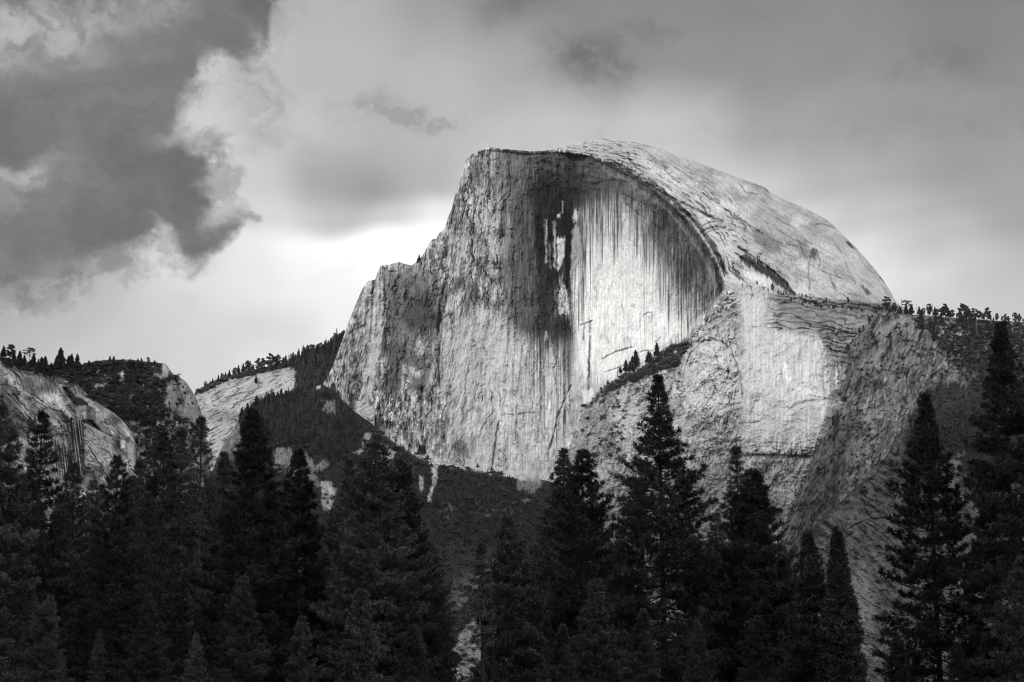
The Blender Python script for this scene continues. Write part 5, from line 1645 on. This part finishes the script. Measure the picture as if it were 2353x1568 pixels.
KINDS = {}
for kd, nvar in (('fir', 5), ('pine', 5), ('umbrella', 2), ('snag', 3)):
    for i in range(nvar):
        rs = np.random.RandomState(5000 + i + 100 * len(kd))
        KINDS[(kd, i)] = far_parts(kd, rs, 1.0 if kd != 'fir' else 1.0 + 0.2 * i)
FAR_MESH = {}
FAR_NAME = {'fir': ('fir_tree', 'fir tree'), 'pine': ('mountain_pine_tree', 'pine tree'), 'umbrella': ('mountain_pine_tree', 'pine tree'), 'snag': ('dead_tree', 'dead tree')}
frs = random.Random(77)
count_far = 0


def far_tree(kd, surf, u, vb, hpx, label, group, var=None, width=None):
    """one distant tree: base seen at (u, vb) on a terrain, hpx tall in frame units"""
    global count_far
    nvar = max(k[1] for k in KINDS if k[0] == kd) + 1
    var = frs.randrange(nvar) if var is None else var
    nm, cat = FAR_NAME[kd]
    vb = max(vb, surf.top(u) + 1.0)
    x, y, z = surf.point(u, vb)
    h = hpx * y / FPX * 1.02
    if (kd, var) not in FAR_MESH:
        C_, T_ = KINDS[(kd, var)]
        vs = np.concatenate(T_.v + C_.v)
        qs = np.concatenate([np.concatenate(T_.q)] + ([np.concatenate(C_.q) + T_.n] if C_.n else []))
        o = mesh_from(nm, vs, qs.ravel(), np.full(len(qs), 4), [MAT_SNAG if kd == 'snag' else MAT_BARK, MAT_FAR_NEEDLES])
        mi = np.ones(len(qs), np.int32)
        mi[:sum(len(q) for q in T_.q)] = 0
        o.data.polygons.foreach_set('material_index', mi)
        FAR_MESH[(kd, var)] = o.data
    else:
        o = bpy.data.objects.new(nm, FAR_MESH[(kd, var)])
        COL.objects.link(o)
    w = width or frs.uniform(0.85, 1.15)
    o.location = (x, y - 1.0, z)
    o.scale = (h * w, h * w, h)
    o.rotation_euler = (0, 0, frs.uniform(0, 6.28))
    set_label(o, label, cat, group)
    count_far += 1
    return o


# --- left cliff and knoll (enlargement L): x, base, tip, kind, label
G1 = 'trees on the skyline of the knoll and cliff'
LEFT = [(35, 335, 205, 'fir', 'wide fir on the cliff top at the far left edge'), (115, 335, 178, 'pine', 'ragged thin pine beside the wide fir on the cliff top, far left'),
        (150, 340, 255, 'fir', 'small fir right of the ragged pine on the cliff top'), (207, 385, 268, 'fir', 'dark fir left of the flat topped pine on the cliff top'),
        (310, 410, 233, 'umbrella', 'flat topped umbrella shaped pine on the cliff skyline'), (350, 430, 300, 'fir', 'fir tucked under the right side of the flat topped pine'),
        (255, 400, 310, 'fir', None), (430, 500, 332, 'fir', 'left one of two firs standing close left of the gap in the skyline trees'), (468, 510, 323, 'fir', 'right one of two firs standing close left of the gap'),
        (530, 540, 393, 'fir', 'small lone fir left of the tallest skyline fir'), (627, 480, 232, 'fir', 'tallest pointed fir on the knoll skyline'),
        (593, 475, 315, 'fir', 'shorter fir against the left side of the tallest skyline fir'), (715, 455, 318, 'fir', 'first of three layered firs right of the tallest fir'),
        (745, 450, 300, 'fir', 'middle one of three layered firs right of the tallest fir'), (805, 450, 297, 'fir', 'last and widest of three layered firs right of the tallest fir'),
        (930, 430, 365, 'fir', 'small fir where the brushy rise of the knoll begins'), (1078, 380, 318, 'snag', 'pale dead pole on top of the brushy knoll'),
        (1150, 380, 320, 'fir', 'left one of two small pointed firs on the knoll top'), (1190, 380, 320, 'fir', 'right one of two small pointed firs on the knoll top'),
        (1443, 385, 345, 'fir', None), (1480, 385, 343, 'fir', None), (1548, 395, 338, 'pine', 'small round pine near the right end of the knoll top'), (1617, 405, 363, 'fir', None),
        (1868, 560, 508, 'umbrella', 'tiny windswept pine on the right shoulder of the knoll')]
for x, b_, t_, kd, lab in LEFT:
    u, vb = cr('L', [(x, b_)])[0]
    far_tree(kd, knoll, u, vb, (b_ - t_) * .2198, lab or 'tiny fir among the brush on the knoll top', G1, width=1.5 if kd == 'fir' else 1.3)
for i in range(34):
    u = frs.uniform(95, 430)
    v = frs.uniform(knoll.top(u) + 14, knoll.top(u) + 150)
    if v < 850 + (u - 100) * 0.0 or u > 400:
        continue
    far_tree(frs.choice(['fir', 'pine', 'pine']), knoll, u, v, frs.uniform(10, 19), 'small dark tree growing in the brush on the side of the knoll', 'trees on the side of the knoll', width=1.3)
for i in range(26):
    u = frs.uniform(0, 110)
    far_tree(frs.choice(['fir', 'fir', 'pine']), knoll, u, np.interp(u, [0, 110], [834, 866]) + frs.uniform(-12, 8), frs.uniform(12, 24), 'dark tree in the thicket behind the crest of the streaked cliff',
             'thicket behind the cliff crest', width=1.3)

# --- slab ridge (enlargement M)
G2 = 'trees along the crest of the slab ridge'
MID = [(75, 800, 745, 'pine', 'lone pine at the lower left end of the slab ridge'), (95, 785, 740, 'pine', 'second pine at the lower left end of the slab ridge'), (150, 742, 680, 'pine', 'round pine a little up the slab ridge crest, clear of its neighbours'),
       (185, 705, 657, 'snag', None), (210, 705, 655, 'fir', None), (230, 690, 625, 'snag', None), (258, 680, 625, 'fir', None), (285, 660, 608, 'fir', None), (300, 655, 600, 'snag', None), (318, 650, 603, 'fir', None),
       (350, 640, 583, 'fir', None), (385, 630, 570, 'pine', None), (400, 625, 565, 'pine', None), (425, 618, 545, 'fir', None), (447, 612, 525, 'snag', None), (465, 610, 530, 'fir', None),
       (497, 605, 505, 'pine', 'tall round pine standing out in the middle of the slab ridge crest'), (520, 605, 510, 'pine', None), (547, 640, 535, 'fir', 'narrow fir with its foot below the crest of the slab ridge'),
       (590, 600, 485, 'pine', 'left of two wide pines on the upper slab ridge crest'), (632, 600, 488, 'pine', 'right of two wide pines on the upper slab ridge crest'), (572, 700, 630, 'fir', 'small fir growing alone on the bare slab'),
       (690, 600, 446, 'pine', 'biggest round pine on the slab ridge crest'), (735, 580, 468, 'pine', None), (755, 570, 460, 'pine', None), (800, 570, 475, 'fir', None), (820, 570, 460, 'fir', None), (843, 560, 428, 'snag', None),
       (880, 560, 432, 'fir', None), (902, 560, 450, 'fir', None), (925, 550, 425, 'fir', None), (937, 540, 392, 'snag', None), (955, 540, 440, 'fir', None), (975, 535, 392, 'fir', None), (1000, 530, 372, 'fir', None),
       (1018, 530, 400, 'fir', None), (1037, 530, 370, 'pine', None), (1060, 520, 368, 'snag', None), (1082, 500, 365, 'fir', None), (1108, 490, 355, 'pine', None), (1130, 490, 368, 'fir', None), (1155, 480, 380, 'fir', None),
       (1176, 470, 335, 'fir', None), (1200, 460, 310, 'fir', None), (1226, 450, 280, 'snag', None), (1222, 440, 320, 'fir', None), (1245, 430, 310, 'fir', None), (1270, 415, 272, 'fir', None), (1290, 400, 256, 'fir', None),
       (1306, 380, 247, 'fir', 'last fir of the ridge crest, touching the left edge of the dome')]
for x, b_, t_, kd, lab in MID:
    u, vb = cr('M', [(x, b_)])[0]
    far_tree(kd, ridge, u, vb, (b_ - t_) * .2748, lab or ('thin dead pole among the trees on the slab ridge crest' if kd == 'snag' else 'small dark tree in the row on the slab ridge crest'), G2,
             width=1.3 if kd == 'fir' else 1.1)
EDGE = [(455, 1005, 893), (478, 990, 925), (500, 975, 858), (528, 960, 870), (548, 950, 850), (575, 940, 795), (600, 935, 850), (615, 935, 835), (640, 925, 808), (660, 915, 845), (676, 905, 775), (700, 915, 812), (716, 915, 765),
        (735, 905, 800), (752, 895, 765), (782, 880, 738), (800, 875, 790), (822, 870, 752), (850, 860, 770), (870, 850, 745)]
for x, b_, t_ in EDGE:
    u, vb = cr('M', [(x, b_)])[0]
    far_tree('fir', slope, u, max(vb, slope.top(u) + 1), (b_ - t_) * .2748, 'tall fir at the edge of the dark forest against the pale slab', 'firs at the forest edge under the slab', width=1.2)

# --- dome ledges and foot
G3 = 'trees on the ledges of the dome'
for cr_id, rows in (('5', [(548, 525, 430, 'fir', 'dense narrow fir on the slanting ledge of the dome, left of the group'), (578, 515, 440, 'fir', None), (597, 505, 400, 'fir', 'fir in the middle of the group on the slanting ledge'), (620, 490, 358, 'fir', 'tallest fir of the group on the slanting ledge'),
                           (711, 460, 366, 'fir', 'left one of a pair of firs standing against the bright wall'), (726, 458, 375, 'fir', 'right one of a pair of firs standing against the bright wall'),
                           (773, 418, 305, 'fir', 'single tall fir against the bright wall, right of the pair'), (820, 435, 330, 'snag', 'thin bare pole on the slanting ledge of the dome'), (487, 545, 460, 'snag', 'leftmost bare pole on the slanting ledge of the dome'),
                           (508, 530, 476, 'fir', None), (640, 490, 420, 'snag', None), (880, 330, 260, 'snag', None), (905, 320, 255, 'snag', None), (600, 520, 450, 'fir', None),
                           (1490, 1115, 1080, 'pine', 'small bush like pine on the left of the dark horizontal ledge'), (1660, 1120, 1080, 'fir', 'small fir in the middle of the dark horizontal ledge'),
                           (1290, 540, 490, 'pine', 'small dark tree alone on the rounded buttress'), (370, 680, 630, 'pine', None), (420, 630, 580, 'pine', None)]),
                     ('4', [(865, 1120, 1040, 'fir', 'left one of three firs at the foot of the split face'), (882, 1120, 1052, 'fir', 'middle one of three firs at the foot of the split face'), (898, 1120, 1048, 'fir', 'right one of three firs at the foot of the split face'),
                            (440, 885, 808, 'fir', 'dark fir where the left foot of the dome meets the forest'), (1283, 1215, 1178, 'fir', 'small fir on the scree below the split face'), (1386, 1240, 1200, 'fir', 'second small fir on the scree below the split face'),
                            (240, 690, 590, 'pine', 'broad pine beside the white scar at the left foot of the dome'), (270, 700, 640, 'pine', None), (790, 1065, 1030, 'fir', None)]),
                     ('6', [(195, 138, 68, 'pine', 'wide dark tree on the boulder ledge under the curved shell'), (60, 85, 50, 'pine', None), (420, 190, 155, 'pine', None), (445, 190, 160, 'pine', None), (480, 195, 165, 'pine', None), (520, 215, 190, 'pine', None),
                            (655, 235, 195, 'pine', None), (680, 240, 210, 'pine', None), (840, 255, 190, 'pine', 'round pine at the right foot of the curved shell'), (870, 262, 230, 'pine', None), (900, 265, 238, 'pine', None), (935, 270, 225, 'fir', None),
                            (970, 270, 238, 'pine', None), (1020, 272, 218, 'fir', None), (1045, 275, 238, 'pine', None), (610, 290, 240, 'fir', None), (450, 262, 226, 'pine', None), (350, 232, 190, 'pine', None), (310, 170, 140, 'pine', None)]),
                     ('2', [(862, 985, 935, 'fir', 'tiny fir standing in the notch of the left shoulder of the dome'), (850, 1000, 965, 'fir', None), (1860, 172, 160, 'pine', None), (1872, 170, 158, 'pine', None), (1704, 193, 185, 'pine', None)])):
    for x, b_, t_, kd, lab in rows:
        u, vb = cr(cr_id, [(x, b_)])[0]
        far_tree(kd, dome, u, vb, (b_ - t_) * CROPS[cr_id][2], lab or ('bare dead pole on a ledge of the dome' if kd == 'snag' else 'tiny dark tree clinging to a ledge of the dome'), G3, width=1.3 if kd == 'fir' else 1.1)

# --- right ridge (enlargement R)
G4 = 'trees on the right hand ridge'
RIGHT = [(240, 315, 235, 'pine'), (290, 325, 285, 'pine'), (355, 330, 275, 'fir'), (400, 330, 290, 'pine'), (460, 335, 265, 'fir'), (492, 335, 290, 'fir'), (535, 340, 285, 'pine'), (567, 345, 280, 'pine'), (592, 350, 295, 'pine'),
         (645, 375, 207, 'pine', 'largest spreading pine on the right ridge, beside the foot of the dome'), (672, 372, 315, 'fir'), (700, 365, 295, 'pine'), (725, 350, 236, 'pine', 'flat layered pine right of the largest ridge pine'),
         (775, 350, 204, 'snag', 'tall bare dead pole, left one of two on the right ridge'), (803, 385, 214, 'snag', 'tall bare dead pole, right one of two on the right ridge'), (785, 385, 295, 'fir'), (765, 375, 310, 'fir'),
         (855, 395, 230, 'umbrella', 'umbrella topped pine just right of the two bare poles'), (848, 390, 275, 'fir'), (905, 402, 284, 'fir', 'dense dark fir right of the umbrella topped pine'), (885, 400, 320, 'fir'), (962, 400, 265, 'snag'), (985, 412, 315, 'fir'),
         (1010, 412, 340, 'fir'), (1030, 405, 325, 'pine'), (1037, 400, 270, 'snag'), (1090, 415, 280, 'pine', 'dark round topped pine standing alone in the middle of the right ridge'), (1125, 410, 280, 'snag'), (1150, 412, 312, 'fir'), (1170, 415, 330, 'pine'),
         (1185, 405, 270, 'snag'), (1215, 430, 330, 'pine'), (1240, 430, 318, 'pine'), (1258, 430, 280, 'pine'), (1290, 440, 330, 'fir'), (1335, 405, 312, 'pine', 'neat round pine in a gap of the right ridge trees'), (1380, 430, 380, 'pine'), (1410, 455, 380, 'pine'),
         (1452, 520, 298, 'pine', 'tall thin trunked pine whose foot is below the right ridge line'), (1475, 460, 350, 'fir'), (1500, 455, 335, 'pine'), (1527, 520, 400, 'pine'), (1560, 490, 345, 'pine'), (1590, 640, 440, 'snag'), (1612, 455, 356, 'pine'), (1640, 470, 390, 'pine'),
         (1660, 475, 400, 'pine'), (1702, 485, 338, 'pine', 'broad pine on the right ridge, second clear crown from the picture edge'), (1730, 480, 420, 'pine'), (1797, 485, 398, 'pine'), (1850, 490, 430, 'pine'), (1887, 505, 405, 'pine'), (1915, 500, 430, 'pine'), (1962, 515, 388, 'snag'),
         (1987, 505, 392, 'pine'), (2030, 500, 405, 'pine'), (2070, 500, 455, 'pine'), (1430, 460, 400, 'fir'), (1310, 430, 350, 'fir'), (1760, 480, 440, 'fir')]
for row in RIGHT:
    x, b_, t_, kd = row[:4]
    lab = row[4] if len(row) > 4 else ('slim bare dead trunk on the right ridge' if kd == 'snag' else 'small dark tree in the row along the right ridge')
    u, vb = cr('R', [(x, b_)])[0]
    far_tree(kd, side, u, vb, (b_ - t_) * .21986, lab, G4, width=1.4 if kd == 'fir' else 1.15)
for i in range(58):
    u = frs.uniform(2110, 2360)
    lo = np.interp(u, [2110, 2160, 2230, 2360], [760, 800, 880, 930])
    v = frs.uniform(side.top(u) + 12, lo)
    far_tree(frs.choice(['fir', 'pine', 'pine', 'fir', 'snag']), side, u, v, frs.uniform(12, 24), 'small tree scattered over the brushy slope below the right ridge', 'trees scattered below the right ridge', width=1.3)


# --- the closed forest and the brush nobody could count
def scatter(name, items, mat, label):
    vs, qs, n = [], [], 0
    for C_, x, y, z, h, w, a in items:
        v = np.concatenate(C_.v)
        q = np.concatenate(C_.q)
        c, s_ = math.cos(a), math.sin(a)
        vv = np.stack([(v[:, 0] * c - v[:, 1] * s_) * w + x, (v[:, 0] * s_ + v[:, 1] * c) * w + y, v[:, 2] * h + z], 1)
        vs.append(vv)
        qs.append(q + n)
        n += len(v)
    q = np.concatenate(qs)
    o = mesh_from(name, np.concatenate(vs), q.ravel(), np.full(len(q), 4), mat)
    return set_label(o, label, None, None, 'stuff')


brs = np.random.RandomState(31)
SPARSE = [far_parts('fir', np.random.RandomState(60 + i), 0.55)[0] for i in range(4)]


def bush(rs):
    C_ = Bag()
    for j in range(34):
        c = rs.normal(size=3) * [0.36, 0.36, 0.22] + [0, 0, 0.3]
        d = rs.normal(size=(2, 3)) * 0.24
        v = np.stack([c - d[0], c - d[1], c + d[0], c + d[1]])
        C_.add(v, np.array([[0, 1, 2, 3]]))
    return C_


BUSH = [bush(np.random.RandomState(70 + i)) for i in range(5)]
forest = []


def in_poly(u, v, pts):
    ins = False
    for i in range(len(pts)):
        x0, y0 = pts[i]
        x1, y1 = pts[(i + 1) % len(pts)]
        if (y0 > v) != (y1 > v) and u < (x1 - x0) * (v - y0) / (y1 - y0) + x0:
            ins = not ins
    return ins


def fill(surf, poly, n, hmin, hmax, store, shapes, wide=(0.9, 1.4), avoid=None, sink=1.0):
    us_, vs_ = [q[0] for q in poly], [q[1] for q in poly]
    k = 0
    for _ in range(n * 6):
        if k >= n:
            break
        u, v = frs.uniform(min(us_), max(us_)), frs.uniform(min(vs_), max(vs_))
        if not in_poly(u, v, poly) or v < surf.top(u) + 1 or (avoid and any(in_poly(u, v, a) for a in avoid)):
            continue
        x, y, z = surf.point(u, v)
        h = frs.uniform(hmin, hmax) * y / FPX
        w = h * frs.uniform(*wide)
        store.append((frs.choice(shapes), x, y - sink, z - 0.05 * h, h, w, frs.uniform(0, 6.28)))
        k += 1


ROCKS = [cr('M', [(1130, 890), (1190, 825), (1250, 830), (1255, 960), (1200, 970), (1110, 930)]), cr('4', [(460, 940), (540, 970), (620, 1040), (710, 1100), (650, 1200), (560, 1210), (370, 1100), (450, 1080)]),
         cr('4', [(940, 1080), (1005, 1170), (1000, 1300), (970, 1400), (950, 1460), (910, 1440), (950, 1330)]), cr('M', [(720, 1240), (880, 1245), (1040, 1320), (1180, 1330), (1180, 1400), (1040, 1440), (740, 1390)]),
         cr('M', [(1030, 760), (1100, 700), (1150, 745), (1090, 760)]), cr('4', [(1560, 1290), (1640, 1250), (1750, 1270), (1760, 1360), (1690, 1400), (1570, 1390)])]
fill(slope, [(545, 975), (600, 930), (742, 884), (775, 905), (790, 960), (800, 1040), (760, 1080), (700, 1060), (560, 1030)], 330, 17, 36, forest, SPARSE, (0.9, 1.3), ROCKS)
fill(slope, [(790, 960), (870, 990), (960, 1050), (970, 1110), (850, 1080), (800, 1040)], 90, 8, 16, forest, SPARSE, (0.9, 1.5), ROCKS)
fill(slope, [(1005, 1075), (1120, 1088), (1185, 1105), (1250, 1180), (1250, 1260), (1000, 1260), (990, 1150)], 300, 8, 20, forest, SPARSE, (0.9, 1.5), ROCKS)
fill(slope, [(470, 1120), (700, 1090), (1000, 1200), (1000, 1560), (480, 1560)], 300, 10, 22, forest, SPARSE, (0.9, 1.4), ROCKS)
fill(ridge, [(663, 838), (700, 815), (797, 770), (800, 830), (760, 880), (690, 905), (680, 870)], 150, 17, 34, forest, SPARSE, (0.9, 1.3))
fill(side, [(2095, 930), (2160, 900), (2240, 880), (2360, 850), (2360, 1080), (2200, 1080), (2040, 1080), (2070, 990)], 190, 14, 30, forest, SPARSE, (0.9, 1.3))
fill(spur, [(2060, 1010), (2160, 950), (2360, 870), (2360, 1060), (2200, 1060), (2040, 1080)], 150, 12, 26, forest, SPARSE, (0.9, 1.3))
fill(side, [(2130, 735), (2360, 745), (2360, 900), (2230, 860), (2150, 790)], 90, 9, 18, forest, SPARSE, (0.9, 1.4))
scatter('forest', forest, MAT_FAR_NEEDLES, 'closed dark conifer forest on the slopes around the dome')

shrubs = []
KN = cr('L', [(0, 360), (300, 430), (850, 440), (1080, 385), (1700, 400), (1700, 470), (1840, 560), (1700, 660), (1850, 900), (1700, 960), (1300, 1000), (1040, 830), (800, 620), (400, 500), (60, 450)])
NOB = [cr('L', [(1225, 490), (1305, 488), (1300, 540), (1260, 595), (1235, 600)]), cr('L', [(970, 650), (1080, 600), (1135, 605), (1130, 660), (1000, 680)]),
       cr('L', [(1690, 440), (1710, 395), (1745, 395), (1785, 490), (1740, 560), (1600, 545), (1620, 500), (1690, 500)]), cr('L', [(1740, 670), (1850, 740), (1925, 850), (1840, 900), (1730, 870)])]
fill(knoll, KN, 480, 4, 9, shrubs, BUSH, (1.0, 2.0), NOB, 0.5)
fill(knoll, [(395, 860), (425, 880), (462, 960), (465, 1100), (400, 1000)], 40, 3, 8, shrubs, BUSH, (0.8, 1.5), None, 0.5)
fill(knoll, [(320, 960), (460, 960), (465, 1100), (320, 1100)], 120, 4, 11, shrubs, BUSH, (1.0, 1.8), None, 0.5)
fill(slope, [(470, 1100), (742, 890), (870, 990), (1010, 1065), (1180, 1093), (1330, 1140), (1330, 1568), (470, 1568)], 1100, 4, 9, shrubs, BUSH, (1.0, 2.0), ROCKS, 0.5)
fill(side, [(2080, 725), (2360, 742), (2360, 960), (2240, 900), (2160, 800), (2120, 760)], 380, 3, 6, shrubs, BUSH, (1.2, 2.4), None, 0.5)
fill(side, [(1960, 780), (2100, 740), (2180, 900), (2100, 1000), (1960, 1100), (1900, 1180), (1850, 1240), (1930, 900)], 70, 3, 8, shrubs, BUSH, (0.6, 1.1), None, 0.5)
fill(spur, [(1900, 1180), (2040, 1050), (2100, 980), (2360, 900), (2360, 1200), (2150, 1130), (1980, 1150)], 170, 4, 10, shrubs, BUSH, (1.0, 1.8), None, 0.5)
fill(dome, [(1390, 895), (1430, 866), (1480, 846), (1535, 802), (1580, 780), (1575, 810), (1550, 840), (1480, 868), (1400, 900)], 150, 4, 8, shrubs, BUSH, (1.0, 2.0), None, 0.5)
fill(dome, cr('6', [(380, 180), (500, 200), (640, 230), (800, 260), (1100, 280), (1100, 320), (800, 300), (500, 260)]), 36, 2, 6, shrubs, BUSH, (1.0, 2.2), None, 0.5)
fill(ridge, [(450, 903), (520, 868), (600, 850), (660, 836), (660, 843), (600, 858), (520, 876), (455, 910)], 130, 4, 8, shrubs, BUSH, (1.0, 2.0), None, 0.5)
fill(dome, [(1340, 930), (1420, 900), (1450, 960), (1420, 1060), (1330, 1050)], 40, 3, 7, shrubs, BUSH, (0.9, 1.6), None, 0.5)
scatter('brush', shrubs, MAT_BRUSH, 'dark low brush covering ledges and slopes')


# ================================================================== the evening air between here and the dome
def haze_box():
    x0, x1, y0, y1, z0, z1 = -14000, 14000, -11500, 9000, -12, 4200
    v = [(x, y, z) for x in (x0, x1) for y in (y0, y1) for z in (z0, z1)]
    f = [(0, 1, 3, 2), (4, 6, 7, 5), (0, 4, 5, 1), (2, 3, 7, 6), (0, 2, 6, 4), (1, 5, 7, 3)]
    m = bpy.data.materials.new('air')
    m.use_nodes = True
    nt = m.node_tree
    for n in list(nt.nodes):
        nt.nodes.remove(n)
    out = nt.nodes.new('ShaderNodeOutputMaterial')
    vol = nt.nodes.new('ShaderNodeVolumePrincipled')
    vol.inputs['Color'].default_value = (0.9, 0.9, 0.9, 1)
    vol.inputs['Density'].default_value = HAZE
    vol.inputs['Anisotropy'].default_value = 0.0
    nt.links.new(vol.outputs[0], out.inputs['Volume'])
    o = mesh_from('haze', np.array(v, float), np.array(f).ravel(), np.full(6, 4), m)
    set_label(o, None, None, None, 'stuff')


HAZE = 0.65e-5
haze_box()
